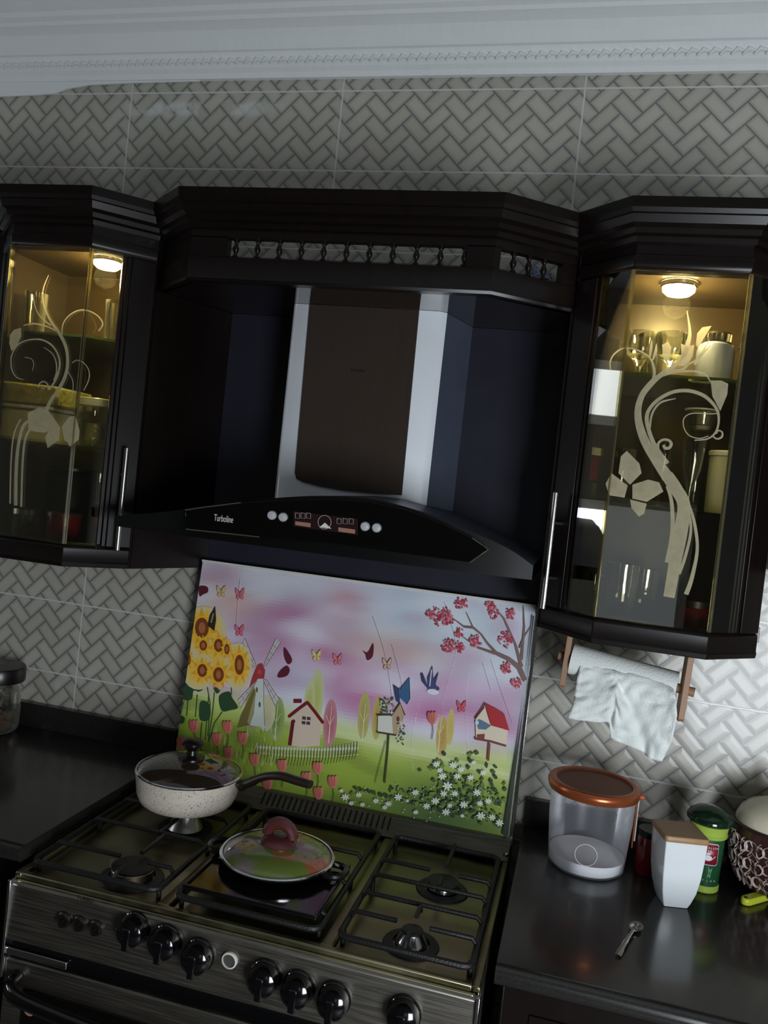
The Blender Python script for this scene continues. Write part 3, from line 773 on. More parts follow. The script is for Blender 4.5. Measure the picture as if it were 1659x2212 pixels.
build('door_badge', MB().lathe([(.012, 0), (.012, .002), (0, .003)], (.405, -.6665, .655), 20, 'Y'), M['display'], door)
# vent ledge below the lid
vl = MB().prism([(SX0 + .012, -.158, .8985), (SX0 + .012, -.150, .905), (SX0 + .012, -.112, .932), (SX0 + .012, -.062, .932), (SX0 + .012, -.062, .8985)], (SX1 - SX0 - .014, 0, 0))
vlo = build('vent_ledge', vl, M['steelpanel'], GC, bevel=.001)
sl = MB()
for k in range(24):
    x = .628 + k * .0138
    sl.prism([(x, -.1460, .9095), (x + .0035, -.1460, .9095), (x + .0035, -.1190, .9286), (x, -.1190, .9286)], (0, -.0006, .0009))
build('vent_slot', sl, M['darkletter'], vlo, smooth=False)
# grates
def rod(mb, pts, r=.0042): mb.tube(pts, r, 8)
def grate(xa, xb, ya, yb, bars, z=.925):
    g = MB(); rr = .018
    def loop(x0, x1, y0, y1, zz):
        P = []
        for cx, cy, a0 in ((x1 - rr, y1 - rr, 0), (x0 + rr, y1 - rr, 90), (x0 + rr, y0 + rr, 180), (x1 - rr, y0 + rr, 270)):
            for k in range(4): a_ = math.radians(a0 + k * 30); P.append((cx + rr * math.cos(a_), cy + rr * math.sin(a_), zz))
        return P + [P[0]]
    g.tube(loop(xa, xb, ya, yb, z - .012), .0062, 8, caps=False)
    for xx in (xa + .004, xb - .004):
        for yy in (ya + .02, (ya + yb) / 2, yb - .02): g.tube([(xx, yy, .8885), (xx, yy, z - .012)], .005, 8)
    for b in bars: g.tube(b, .0046, 8)
    return build('pan_support', g, M['blackmat'], GC)
def fingers(cx, cy, xa, xb, ya, yb, z=.925, r0=.03):
    L = []
    L.append([(cx - r0, cy, z), (xa + .01, cy, z), (xa, cy, z - .012)]); L.append([(cx + r0, cy, z), (xb - .01, cy, z), (xb, cy, z - .012)])
    L.append([(cx, cy - r0, z), (cx, ya + .01, z), (cx, ya, z - .012)]); L.append([(cx, cy + r0, z), (cx, yb - .01, z), (cx, yb, z - .012)])
    return L
def bar(x0, x1, y, z=.925): return [(x0, y, z - .012), (x0 + .012, y, z), (x1 - .012, y, z), (x1, y, z - .012)]
xa, xb, ya, yb = .352, .620, -.628, -.178
bl1, bl2, br1, br2, bm = (.530, -.558), (.515, -.308), (1.094, -.556), (1.112, -.330), (.790, -.455)
grate(xa, xb, ya, yb, [bar(xa, xb, -.43)] + fingers(*bl1, xa, xb, ya, -.43) + fingers(*bl2, xa, xb, -.43, yb))
xa, xb = .976, 1.212
grate(xa, xb, ya, yb, [bar(xa, xb, -.40), bar(xa, xb, -.48)] + fingers(*br1, xa, xb, ya, -.48) + fingers(*br2, xa, xb, -.40, yb))
xa, xb = .660, .938
grate(xa, xb, ya, yb, [bar(xa, xb, -.33), [(xa, -.45, .913), (xa + .012, -.45, .925), (xa + .05, -.45, .925)], [(xb - .05, -.45, .925), (xb - .012, -.45, .925), (xb, -.45, .913)], bar(xa, xb, -.58)])
def burner(x, y, r, mt, hi, label=None, cone=False):
    z = .8876
    o = MB(); o.cur = 0; o.lathe([(r + .022, z), (r + .020, z + .003), (r + .004, z + .005)], (x, y, 0), 28)
    o.cur = 1
    if cone: o.lathe([(r, z + .004), (r * .92, z + .010), (r * .62, z + hi), (r * .6, z + hi + .003)], (x, y, 0), 28)
    else: o.lathe([(r, z + .004), (r, z + hi), (r * .96, z + hi + .002)], (x, y, 0), 28)
    o.cur = 2; o.lathe([(r * (.66 if cone else .98), z + hi + .002), (r * (.66 if cone else 1.0), z + hi + .006), (r * .5, z + hi + .008), (0, z + hi + .008)], (x, y, 0), 28)
    build('burner', o, [M['blackmat'], mt, M['blackmat']], GC, label=label)
burner(*bl1, .041, M['capmetal'], .019, 'wide worn brass-brown burner')
burner(*bl2, .040, M['brushed'], .034, 'tall bright cone burner under the cream pan', cone=True)
burner(*br2, .033, M['chrome'], .014)
burner(*br1, .030, M['chrome'], .022, cone=True)
burner(*bm, .040, M['capmetal'], .012)
for x, y in ((.470, -.575), (.455, -.30), (1.05, -.60), (.47, -.56)):
    pass
build('igniter', MB().lathe([(.004, .888), (.004, .905), (.002, .909)], (.476, -.545, 0), 8), M['strap'], GC)
# griddle plate at the front of the middle section
gp = MB(); gp.plan([(.668, -.622), (.930, -.622), (.932, -.545), (.930, -.40), (.668, -.40)], .9255, .9295)
for q in ((.668, .930, -.622, -.616), (.668, .674, -.616, -.40), (.924, .930, -.616, -.40)): gp.box(q[0], q[1], q[2], q[3], .9295, .9345)
build('griddle_plate', gp, M['black'], GC, bevel=.0015)
# lid with printed film
LB = Vector((0, -.100, .930)); LT = Vector((0, -.050, 1.462)); LN = (LT - LB).cross(Vector((1, 0, 0))).normalized()
if LN.y > 0: LN = -LN
LX0, LX1 = .368, 1.2235
up = (LT - LB).normalized(); Hh = (LT - LB).length
def LP(s, t_, o=0.0): return Vector((LX0 + (LX1 - LX0) * s, 0, 0)) + LB + up * (Hh * t_) + LN * o
lidb = MB().prism([LP(0, 0, -.0005), LP(1, 0, -.0005), LP(1, 1, -.0005), LP(0, 1, -.0005)], -LN * .010)
lid = build('glass_lid', lidb, M['steelpanel'], GC, bevel=.001)
tr = MB()
tr.prism([LP(1.002, -.03, .003), LP(1.012, -.03, .003), LP(1.012, 1.004, .003), LP(1.002, 1.004, .003)], -LN * .018)
build('edge_trim', tr, M['chrome'], lid, bevel=.001)
tr = MB(); tr.prism([LP(-.002, .998, .003), LP(1.001, .998, .003), LP(1.001, 1.010, .003), LP(-.002, 1.010, .003)], -LN * .015)
build('edge_trim', tr, M['strap'], lid, bevel=.001)
build('hinge_bolt', MB().lathe([(.006, 0), (.006, .004), (0, .006)], (1.224, -.163, .917), 16, 'Y'), M['chrome'], vlo)
# --- the printed picture: a colour grid, then flat printed shapes over it
from mathutils import noise as mn
art = MB()
def closed(P, sub=4):
    n = len(P); return [q for i in range(n) for q in catmull([P[i - 1], P[i], P[(i + 1) % n], P[(i + 2) % n]], sub)[sub:2 * sub]]
def smoothstep(a, b, x):
    t_ = min(1, max(0, (x - a) / (b - a))); return t_ * t_ * (3 - 2 * t_)
def mix(a, b, t_): return tuple(x + (y - x) * t_ for x, y in zip(a, b))
GA = 1.10
def AC(c): return tuple(min(1, x * GA) for x in lin(c)[:3]) + (1,)
def cloud(s, t_, fx, fy, ph):
    return .5 + .25 * math.sin(fx * s + 2.1 * math.sin(fy * t_ + ph) + ph) + .25 * math.sin(fy * 1.3 * t_ + 1.7 * math.sin(fx * .8 * s + ph * 2))
def bg(s, t_):
    sky = (196, 198, 212)
    blobs = [(.30, .80, .12, .07, (178, 126, 160)), (.22, .62, .16, .10, (184, 128, 162)), (.42, .66, .14, .09, (180, 120, 158)), (.10, .85, .10, .12, (204, 158, 150)),
             (.48, .90, .08, .08, (196, 138, 150)), (.62, .72, .16, .08, (206, 184, 170)), (.55, .52, .12, .10, (194, 112, 150)), (.78, .60, .20, .07, (204, 172, 200)),
             (.70, .47, .22, .07, (186, 116, 162)), (.90, .46, .12, .06, (190, 122, 164)), (.14, .45, .12, .10, (214, 196, 206)), (.63, .93, .12, .10, (176, 190, 204)),
             (.84, .85, .14, .14, (190, 204, 212)), (.35, .50, .10, .08, (202, 208, 222)), (.03, .55, .05, .2, (220, 214, 190)), (.18, .93, .12, .05, (196, 190, 200))]
    c = sky
    for bx, by, rx, ry, cc in blobs:
        wgt = math.exp(-((s - bx) / rx) ** 2 - ((t_ - by) / ry) ** 2); c = mix(c, cc, min(1, wgt))
    k = cloud(s, t_, 14, 17, .7); c = mix(c, (214, 216, 226), .5 * smoothstep(.45, .9, k))
    k2 = mn.noise(Vector((s * 7, t_ * 9, 2.2))); c = mix(c, (222, 222, 232) if k2 > 0 else (176, 128, 160), min(1, abs(k2) * 1.5) * .55)
    hz = .37 + .025 * math.sin(5 * s + 1)
    g = smoothstep(hz + .05, hz - .05, t_)
    gc = mix((196, 206, 136), (146, 168, 62), smoothstep(hz, hz - .18, t_))
    gc = mix(gc, (120, 140, 56), .6 * smoothstep(.5, .9, cloud(s, t_, 20, 24, 2.2)))
    gc = mix(gc, (84, 104, 44), .7 * smoothstep(.10, -.02, t_) * smoothstep(.25, .6, s))
    gc = mix(gc, (204, 212, 160), math.exp(-((t_ - .30 + .10 * (s - .6)) / .022) ** 2) * smoothstep(.2, .4, s) * .8)
    gc = mix(gc, (60, 88, 58), .75 * math.exp(-((s - .80) / .13) ** 2 - ((t_ - .06) / .13) ** 2))
    c = mix(c, gc, g)
    c = mix(c, (150, 165, 170), .5 * smoothstep(.965, 1.0, s))
    return c
NX, NZ = 100, 66
gv = [LP(i / NX, j / NZ, .0002) for j in range(NZ + 1) for i in range(NX + 1)]; base = len(art.v); art.v += gv
for j in range(NZ):
    for i in range(NX):
        art.col = AC(bg((i + .5) / NX, (j + .5) / NZ)); a_ = base + j * (NX + 1) + i
        art.face((a_, a_ + 1, a_ + NX + 2, a_ + NX + 1))
LAY = [0]
def ap(u, v): return at_plane(u, v, LB, LN)
def inlid(p):
    x = min(max(p.x, LX0 + .001), LX1 - .001); t_ = (p - LB).dot(up); t_ = min(max(t_, .001), Hh - .001)
    return Vector((x, 0, 0)) + Vector((0, LB.y, LB.z)) + up * t_
def poly(pts, c):
    LAY[0] += 1; art.col = AC(c); o = .0003 + .0000045 * LAY[0]
    pp = [inlid(ap(*q)) + LN * o for q in pts]; n = len(art.v); art.v += pp; art.face(range(n, n + len(pp)))
def ell(u, v, a, b, c, rot=0, n=14, jag=0):
    r = math.radians(rot); P = []
    for k in range(n):
        th = 2 * PI * k / n; q = 1 - (jag if k % 2 else 0); x, y = a * q * math.cos(th), b * q * math.sin(th)
        P.append((u + x * math.cos(r) - y * math.sin(r), v + x * math.sin(r) + y * math.cos(r)))
    poly(P, c)
def line(pts, wd, c):
    ww = wd if isinstance(wd, (list, tuple)) else [wd] * len(pts)
    Lf = []; Rt = []
    for i, p in enumerate(pts):
        a_ = pts[max(i - 1, 0)]; b_ = pts[min(i + 1, len(pts) - 1)]; dx, dy = b_[0] - a_[0], b_[1] - a_[1]; l_ = math.hypot(dx, dy) or 1
        Lf.append((p[0] - dy / l_ * ww[i] / 2, p[1] + dx / l_ * ww[i] / 2)); Rt.append((p[0] + dy / l_ * ww[i] / 2, p[1] - dx / l_ * ww[i] / 2))
    for i in range(len(pts) - 1): poly([Lf[i], Lf[i + 1], Rt[i + 1], Rt[i]], c)
rnd = random.Random(3)
# soft trees behind
def soft(u, v, a, b, c, c0):
    for k in (1.0, .8, .6, .4): ell(u, v, a * k, b * k, mix(c0, c, 1.25 - k), rot=4, n=18)
soft(684, 1505, 15, 62, (178, 182, 96), (196, 200, 170)); soft(668, 1520, 12, 50, (176, 180, 96), (200, 202, 170))
soft(713, 1562, 15, 52, (172, 92, 108), (192, 140, 150)); soft(597, 1552, 18, 48, (112, 136, 62), (160, 176, 120))
soft(545, 1530, 16, 52, (120, 116, 60), (170, 170, 120)); soft(575, 1540, 20, 40, (190, 180, 140), (200, 196, 170))
soft(786, 1545, 13, 52, (162, 150, 78), (186, 178, 120)); soft(815, 1550, 11, 48, (168, 146, 70), (190, 176, 110))
soft(955, 1590, 13, 44, (176, 140, 66), (196, 172, 110)); soft(973, 1570, 8, 40, (190, 170, 90), (200, 182, 120))
for u, v in ((597, 1600), (713, 1605), (786, 1600), (950, 1625)):
    line([(u - 3, v), (u, v - 40), (u + 4, v - 80)], [2.2, 1.6, .8], (214, 216, 170)); line([(u - 1, v - 38), (u + 9, v - 58)], 1, (214, 216, 170)); line([(u - 1, v - 40), (u - 8, v - 60)], 1, (214, 216, 170))
# windmill
poly([(555, 1466), (570, 1467), (573, 1572), (538, 1566), (531, 1540)], (196, 204, 196))
poly([(550, 1484), (553, 1500), (540, 1566), (512, 1572), (520, 1545)], (112, 100, 52)); poly([(553, 1490), (549, 1540), (540, 1566), (534, 1560)], (150, 146, 104)); 
line([(570, 1467), (570, 1520), (572, 1568)], 1.2, (92, 84, 76))
ell(555, 1490, 2.4, 6, (110, 90, 60)); ell(561, 1522, 2.4, 6, (96, 80, 44)); 
for B in ([(554, 1438), (548, 1442), (521, 1396), (529, 1378)], [(569, 1437), (574, 1439), (606, 1388), (597, 1378)], [(555, 1470), (549, 1474), (514, 1512), (519, 1530)], [(569, 1469), (575, 1467), (603, 1510), (594, 1524)]):
    poly(B, (196, 194, 196)); line(B + [B[0]], 1.2, (112, 74, 66))
    for k in (.25, .5, .75):
        p = mix(B[0], B[3], k); q = mix(B[1], B[2], k); line([p, q], .9, (124, 90, 80))
    line([mix(B[0], B[1], .5), mix(B[3], B[2], .5)], .9, (124, 90, 80))
poly([(553, 1442), (558, 1434), (566, 1432), (573, 1447), (571, 1466), (558, 1466), (548, 1476), (539, 1484), (545, 1462)], (158, 56, 62)); ell(561, 1452, 5, 5, (190, 74, 66))
# house
poly([(628, 1549), (664, 1522), (694, 1557), (691, 1611), (650, 1614), (627, 1610), (625, 1599)], (206, 186, 168))
line([(625, 1547), (645, 1531), (664, 1517)], 7, (112, 26, 34)); line([(664, 1517), (680, 1537), (697, 1560)], 7, (112, 26, 34)); ell(664, 1518, 4, 4, (112, 26, 34)); ell(625, 1547, 3.4, 3.4, (112, 26, 34)); ell(697, 1560, 3.4, 3.4, (112, 26, 34))
line([(634, 1514), (652, 1514)], 9, (112, 26, 34)); line([(633, 1557), (630, 1580), (626, 1610)], 8, (98, 24, 34)); ell(634, 1558, 4.2, 4.2, (98, 24, 34))
for a_, b_ in ((657, 1551), (667, 1552), (656, 1561), (666, 1562)): poly([(a_ - 4, b_ - 4), (a_ + 4, b_ - 3), (a_ + 4, b_ + 4), (a_ - 4, b_ + 3)], (74, 56, 62))
# fence
line([(556, 1626), (620, 1632), (700, 1635), (775, 1630)], 1.4, (206, 210, 190)); line([(556, 1614), (620, 1617), (700, 1619), (775, 1616)], 6, (190, 200, 170))
for k in range(34):
    u = 554 + k * 6.6; v = 1622 + 14 * math.sin(k / 33 * PI) - k * .1; line([(u, v - 18), (u - 1, v + 2), (u - 5, v + 20)], [1.2, 2.2, 1.2], (84, 84, 44)); line([(u + 2, v - 17), (u + 1, v + 2)], 1.4, (206, 208, 180))
# grass
for k in range(170):
    u = rnd.uniform(385, 600); v = rnd.uniform(1575, 1720); line([(u, v), (u + rnd.uniform(-3, 3), v - rnd.uniform(8, 22))], [1.6, .6], rnd.choice([(160, 182, 66), (196, 210, 120), (120, 146, 50), (206, 216, 170)]))
# left sunflowers
for a_ in ([(452, 1500), (444, 1599)], [(464, 1495), (460, 1540), (451, 1599)], [(481, 1537), (464, 1562), (451, 1604)], [(427, 1500), (423, 1549)], [(407, 1511), (404, 1546)], [(448, 1480), (455, 1520), (450, 1590)], [(500, 1470), (501, 1500)], [(422, 1410), (418, 1440)], [(464, 1410), (456, 1440)], [(388, 1545), (398, 1515)], [(437, 1560), (432, 1610), (440, 1640)]):
    line(a_, 2.2, (60, 80, 52))
for q in ([(397, 1457), (414, 1467), (439, 1486), (430, 1494), (419, 1492), (414, 1511), (392, 1506)], [(476, 1501), (496, 1494), (503, 1508), (515, 1528), (498, 1534), (481, 1536), (474, 1518)], [(434, 1516), (452, 1519), (456, 1540), (450, 1556), (432, 1553)], [(462, 1483), (476, 1490), (470, 1498), (464, 1492)], [(410, 1384), (418, 1390), (414, 1402), (409, 1398)], [(413, 1440), (423, 1436), (422, 1452), (415, 1450)], [(452, 1425), (460, 1422), (460, 1442), (450, 1438)], [(387, 1545), (400, 1550), (396, 1562), (386, 1560)]):
    poly(closed(q), (44, 72, 46))
def sunflower(u, v, a_, b_):
    for k in range(14):
        th = 2 * PI * k / 14 + .2; du, dv = math.cos(th), math.sin(th); pu, pv = -dv, du
        poly([(u + du * a_ * .45 + pu * a_ * .2, v + dv * b_ * .45 + pv * b_ * .2), (u + du * a_, v + dv * b_), (u + du * a_ * .45 - pu * a_ * .2, v + dv * b_ * .45 - pv * b_ * .2)], (236, 186, 56) if k % 2 else (224, 158, 40))
    ell(u, v, a_ * .58, b_ * .58, (232, 176, 50)); ell(u, v, a_ * .42, b_ * .48, (124, 62, 24)); ell(u, v, a_ * .2, b_ * .26, (168, 106, 60))
ell(434, 1335, 18, 20, (204, 200, 92))
for u, v, a_, b_ in ((440, 1365, 50, 56), (470, 1425, 46, 52), (515, 1440, 30, 52), (430, 1450, 36, 40)):
    for k, cc in ((1, (212, 196, 150)), (.8, (222, 196, 112)), (.62, (228, 190, 84))): ell(u, v, a_ * k, b_ * k, cc, n=20)
for q in ((437, 1356, 36, 46), (473, 1394, 24, 30), (440, 1394, 20, 24), (491, 1402, 14, 24), (408, 1424, 12, 26), (518, 1436, 25, 46), (438, 1448, 26, 30), (473, 1457, 28, 34)): sunflower(*q)
# butterflies
for q in ([(615, 1398), (625, 1410), (632, 1425), (627, 1434), (620, 1432), (614, 1415)], [(620, 1438), (627, 1447), (620, 1460), (601, 1463), (605, 1450)], [(432, 1267), (449, 1268), (450, 1279), (440, 1284), (432, 1288)], [(784, 1405), (795, 1409), (807, 1389), (806, 1417), (794, 1426), (790, 1414)]): poly(closed(q), (92, 30, 46))
poly([(466, 1309), (454, 1328), (449, 1351), (464, 1363), (468, 1338)], (44, 36, 32)); line([(462, 1325), (457, 1345)], 3, (150, 140, 100))
def bfly(u, v, s_, c, c2):
    for sg in (-1, 1):
        for q in ([(u, v), (u + sg * 3 * s_, v - 7 * s_), (u + sg * 7 * s_, v - 10 * s_), (u + sg * 6 * s_, v - 1)], [(u, v), (u + sg * 5 * s_, v + 2 * s_), (u + sg * 5 * s_, v + 7 * s_), (u + sg * 2 * s_, v + 7 * s_)]):
            q = closed(q, 3); poly(q, c); line(q + [q[0]], .9, c2)
    line([(u, v - 5 * s_), (u, v + 5 * s_)], 1.4, c2)
for u, v, c_, c2 in ((519, 1284, (206, 120, 132), (150, 60, 70)), (518, 1363, (206, 110, 130), (160, 50, 80)), (730, 1425, (204, 128, 132), (150, 60, 60)), (479, 1279, (206, 186, 140), (150, 110, 60)), (685, 1417, (214, 200, 140), (160, 130, 70)), (997, 1527, (196, 90, 100), (150, 50, 66)), (837, 1435, (200, 176, 150), (120, 90, 76))): bfly(u, v, 1.35, c_, c2)
poly([(850, 1479), (864, 1488), (865, 1521), (856, 1513)], (44, 66, 104)); poly([(866, 1488), (885, 1463), (886, 1508), (879, 1521), (866, 1508)], (54, 96, 136)); line([(850, 1479), (864, 1488), (885, 1463), (886, 1508), (879, 1521)], 1.8, (34, 34, 50))
# bird
poly([(909, 1455), (914, 1453), (922, 1474), (926, 1489), (912, 1472)], (54, 60, 104)); poly([(935, 1437), (924, 1464), (925, 1488), (946, 1486), (937, 1466)], (62, 70, 112)); line([(933, 1446), (929, 1482)], 2.5, (196, 196, 206)); poly([(949, 1450), (937, 1468), (940, 1483)], (54, 60, 104)); ell(936, 1494, 13, 6, (214, 216, 222), 10); ell(946, 1487, 4, 4, (60, 66, 104))
# cherry branch
BR = (118, 92, 86)
for pts, wd in (([(1136, 1470), (1122, 1442), (1100, 1424), (1074, 1412)], [13, 12, 9, 8]), ([(1074, 1412), (1054, 1390), (1040, 1370), (1023, 1356), (1003, 1354), (978, 1335)], [7, 5, 4, 5, 4, 1.5]), ([(1023, 1356), (1008, 1323)], [3, 1.5]), ([(1071, 1412), (1033, 1399), (998, 1374)], [6, 4, 1.5]), ([(1127, 1440), (1114, 1392), (1089, 1336), (1059, 1301)], [8, 5, 4, 1.5]), ([(1127, 1425), (1133, 1354), (1131, 1308)], [6, 4, 1.5]), ([(1146, 1355), (1130, 1380), (1122, 1400)], [1.5, 2.5, 3])): line(catmull([tuple(p) for p in pts], 3) if False else pts, wd, BR)
for u, v, r in ((952, 1329, 23), (967, 1335, 16), (998, 1303, 16), (1064, 1323, 14), (1102, 1326, 12), (970, 1394, 15), (993, 1367, 10), (995, 1397, 12), (1028, 1384, 14), (1094, 1382, 17), (1094, 1442, 12), (1117, 1475, 12), (1060, 1305, 10), (930, 1325, 8)):
    for k in range(int(r * 2.6)):
        th = rnd.uniform(0, 2 * PI); q = rnd.uniform(0, 1) ** .6 * r
        ell(u + q * math.cos(th), v + q * math.sin(th), rnd.uniform(1.5, 3.4), rnd.uniform(1.6, 3.6), rnd.choice([(176, 62, 82), (192, 84, 100), (160, 44, 66), (206, 130, 142)]), n=6)
# birdhouses
line([(841, 1586), (838, 1630), (832, 1690)], 4, (60, 66, 36)); line([(835, 1600), (822, 1650), (812, 1690)], 1.6, (96, 120, 60))
poly([(818, 1545), (846, 1545), (861, 1552), (861, 1586), (817, 1581)], (206, 206, 196)); poly([(848, 1545), (866, 1519), (875, 1544), (862, 1586), (850, 1584)], (176, 152, 124)); ell(861, 1552, 3.4, 6, (96, 60, 44)); line([(815, 1544), (848, 1543), (866, 1518), (876, 1544)], 3, (70, 62, 42)); line([(815, 1580), (864, 1588)], 4, (60, 62, 36))
for k in range(46): ell(rnd.uniform(824, 852), rnd.uniform(1508, 1544), 2.6, 2.6, rnd.choice([(62, 84, 56), (196, 204, 190), (120, 140, 100)]), n=6)
for k in range(26): ell(rnd.uniform(856, 880), rnd.uniform(1555, 1610), 2.2, 2.2, rnd.choice([(62, 84, 50), (196, 204, 176)]), n=6)
line([(1058, 1604), (1055, 1642)], 5, (118, 62, 40)); poly([(1048, 1527), (1060, 1564), (1098, 1577), (1093, 1609), (1029, 1596), (1028, 1553)], (214, 200, 176)); poly([(1049, 1518), (1072, 1530), (1090, 1541), (1101, 1577), (1061, 1566)], (166, 28, 38)); line([(1027, 1552), (1040, 1534), (1049, 1518)], 3, (96, 40, 34)); line([(1026, 1594), (1060, 1600), (1094, 1610)], 5, (110, 56, 36))
poly([(1031, 1585), (1048, 1584), (1047, 1598), (1030, 1596)], (118, 58, 40)); poly([(1028, 1556), (1036, 1552), (1048, 1558), (1062, 1566), (1050, 1575), (1034, 1574)], (86, 112, 136)); ell(1031, 1560, 4, 5, (190, 204, 214))
# tulips
for u, v in ((422, 1568), (494, 1570), (471, 1596), (527, 1594), (496, 1626), (552, 1640), (612, 1653), (688, 1658), (721, 1688), (664, 1680), (580, 1695), (395, 1604), (935, 1550), (690, 1712), (400, 1640)):
    line([(u, v + 8), (u + 2, v + 28), (u - 1, v + 46)], 1.6, (70, 96, 44))
    for du, cc in ((-4.5, (178, 96, 84)), (4.5, (206, 128, 112)), (0, (194, 110, 98))): ell(u + du, v, 5.6, 14, cc, rot=du * 3, n=12)
    line([(u - 3, v - 11), (u - 1, v + 8)], .9, (150, 60, 60)); line([(u + 4, v - 11), (u + 2, v + 8)], .9, (150, 60, 60))
# bushes and daisies
for k in range(330):
    u = rnd.gauss(1000, 42) if k % 3 else rnd.uniform(760, 1090); v = rnd.gauss(1712, 36) if k % 3 else rnd.uniform(1700, 1790)
    if v > 1700 + (u - 745) * .26: v = 1695 + (u - 745) * .25
    if u < 905 and v < 1700: v = 1712
    ell(u, v, rnd.uniform(2.5, 7), rnd.uniform(2, 5), rnd.choice([(62, 88, 44), (44, 70, 50), (92, 120, 54), (40, 62, 40), (110, 130, 60)]), rot=rnd.uniform(0, 180), n=6)
def daisy(u, v, r):
    for k in range(7):
        th = 2 * PI * k / 7 + u; ell(u + r * .6 * math.cos(th), v + r * .5 * math.sin(th), r * .45, r * .2, (214, 222, 212), rot=math.degrees(th), n=6)
    ell(u, v, r * .22, r * .2, (206, 206, 110), n=6)
DA = [(748, 1720, 9), (777, 1715, 7), (814, 1728, 7), (862, 1720, 9), (899, 1710, 8), (785, 1736, 6), (761, 1733, 6), (841, 1734, 7), (833, 1742, 6), (923, 1739, 8), (942, 1728, 9), (965, 1752, 9), (1003, 1736, 9), (1032, 1710, 9), (984, 1712, 8), (968, 1696, 11), (981, 1651, 9), (944, 1649, 8), (989, 1675, 8), (1018, 1678, 8), (1045, 1667, 7), (1056, 1728, 8), (1038, 1733, 7), (1040, 1760, 10), (1064, 1763, 8), (1080, 1775, 9), (957, 1675, 9), (1000, 1760, 5), (740, 1706, 5), (882, 1728, 4), (1025, 1645, 5), (973, 1738, 6), (900, 1752, 6), (997, 1660, 8), (952, 1662, 7), (960, 1712, 8)]
for d_ in DA: daisy(*d_)
for k in range(60): ell(rnd.uniform(745, 1085), rnd.uniform(1690, 1780), 1.4, 1.4, (206, 214, 180), n=5)
poly([(1140, 1500), (1151, 1330), (1160, 1330), (1150, 1460), (1098, 1830), (1086, 1800), (1104, 1690), (1122, 1580)], (40, 44, 36))  # shadow of the film, painted as a dark strip down the right edge
film = build('printed_film', art, M['art'], lid, smooth=False)
M['crease'] = glass('clear_film', (240, 240, 240), 1.3, 0.1, edge=0.12, edgecol=(220, 220, 220))
for pts in ([(805, 1330), (828, 1400), (842, 1470), (850, 1540)], [(846, 1392), (862, 1450), (872, 1500)], [(1060, 1425), (1085, 1500), (1106, 1560)], [(1042, 1430), (1060, 1490)], [(960, 1300), (985, 1400), (960, 1500), (952, 1600)], [(1010, 1450), (1007, 1550), (1010, 1620)], [(519, 1250), (513, 1310), (510, 1360)], [(905, 1520), (890, 1600), (892, 1670)]):
    P = [inlid(ap(*q)) + LN * .0018 for q in pts]; build('film_crease', MB().tube(catmull([tuple(p) for p in P], 6), .0011, 5, flat=.5), M['crease'], film)
# ================================================================ COOKWARE
pan = thing('frying_pan', 'cream speckled lidded pan with a dark curved handle on the back left burner', 'pan', (.50, -.285, .939))
PX, PY = .500, -.284; pb, pt = .9395, 1.009
build('body', MB().lathe([(0, pb), (.098, pb), (.106, pb + .006), (.113, pb + .022), (.119, pt - .004), (.121, pt), (.119, pt), (.116, pt - .004), (.109, pb + .024), (.10, pb + .006), (0, pb + .004)], (PX, PY, 0), 56), M['pancream'], pan)
M['smokelid'] = glass('smoked_glass_lid', (150, 132, 118), 1.3, .04, edge=.2, edgecol=(90, 76, 64), haze=.18)
lidm = build('glass_lid', MB().lathe([(.117, pt + .002), (.105, pt + .012), (.08, pt + .022), (.045, pt + .029), (.0, pt + .032)], (PX, PY, 0), 56), M['smokelid'], pan)
build('lid_rim', MB().lathe([(.1165, pt - .001), (.1205, pt), (.1212, pt + .003), (.119, pt + .0052), (.116, pt + .0048)], (PX, PY, 0), 56), M['chrome'], lidm)
zk = pt + .031
build('lid_knob', MB().lathe([(.030, zk - .001), (.030, zk + .003), (.022, zk + .005), (.012, zk + .008), (.011, zk + .018), (.017, zk + .026), (.024, zk + .031), (.025, zk + .037), (.019, zk + .042), (0, zk + .044)], (PX + .002, PY, 0), 28), M['bakelite'], lidm)
hx0 = at_y(528, 1692, -.29); hh = [at_y(u, v, y) for u, v, y in ((520, 1697, -.285), (540, 1690, -.29), (570, 1678, -.30), (605, 1676, -.31), (640, 1686, -.32), (671, 1695, -.33))]
build('handle', MB().tube(catmull([tuple(p) for p in hh], 6), [.016] * 3 + [.013] * 6 + [.011] * 8 + [.0115] * 6 + [.0115] * 5 + [.011] * 3, 12, flat=.8), M['brownbak'], pan, label='dark brown curved handle')
fd = MB().lathe([(0, pb + .034), (.05, pb + .036), (.10, pb + .030), (.109, pb + .028)], (PX, PY, 0), 40); build('contents', fd, M['food'], pan)
p2 = thing('shallow_pan', 'shallow black pan with looped ear handles on the middle burner', 'pan', (.79, -.455, .926))
LXC, LYC = .790, -.455
build('body', MB().lathe([(0, .9255 + .005), (.085, .9255 + .005), (.10, .934), (.110, .943), (.1125, .9455), (.110, .9455), (.098, .937), (0, .934)], (LXC, LYC, 0), 48), M['black'], p2)
for sg in (-1, 1):
    c0 = Vector((LXC + sg * .108, LYC, .940)); dvec = Vector((sg, -.10, 0)).normalized(); side = Vector((-dvec.y, dvec.x, 0))
    build('ear_handle', MB().tube(catmull([tuple(c0 + side * .026), tuple(c0 + side * .026 + dvec * .020), tuple(c0 + side * .012 + dvec * .034), tuple(c0 - side * .012 + dvec * .034), tuple(c0 - side * .026 + dvec * .020), tuple(c0 - side * .026)], 5), .0068, 8), M['bakelite'], p2)
l2 = thing('pan_lid', 'steel-rimmed painted lid with a maroon loop knob resting on the shallow black pan', 'lid', (LXC, LYC, .946))
build('dome', MB().lathe([(.111, .9475), (.098, .957), (.075, .965), (.04, .971), (0, .973)], (LXC, LYC, 0), 52), M['paintlid'], l2)
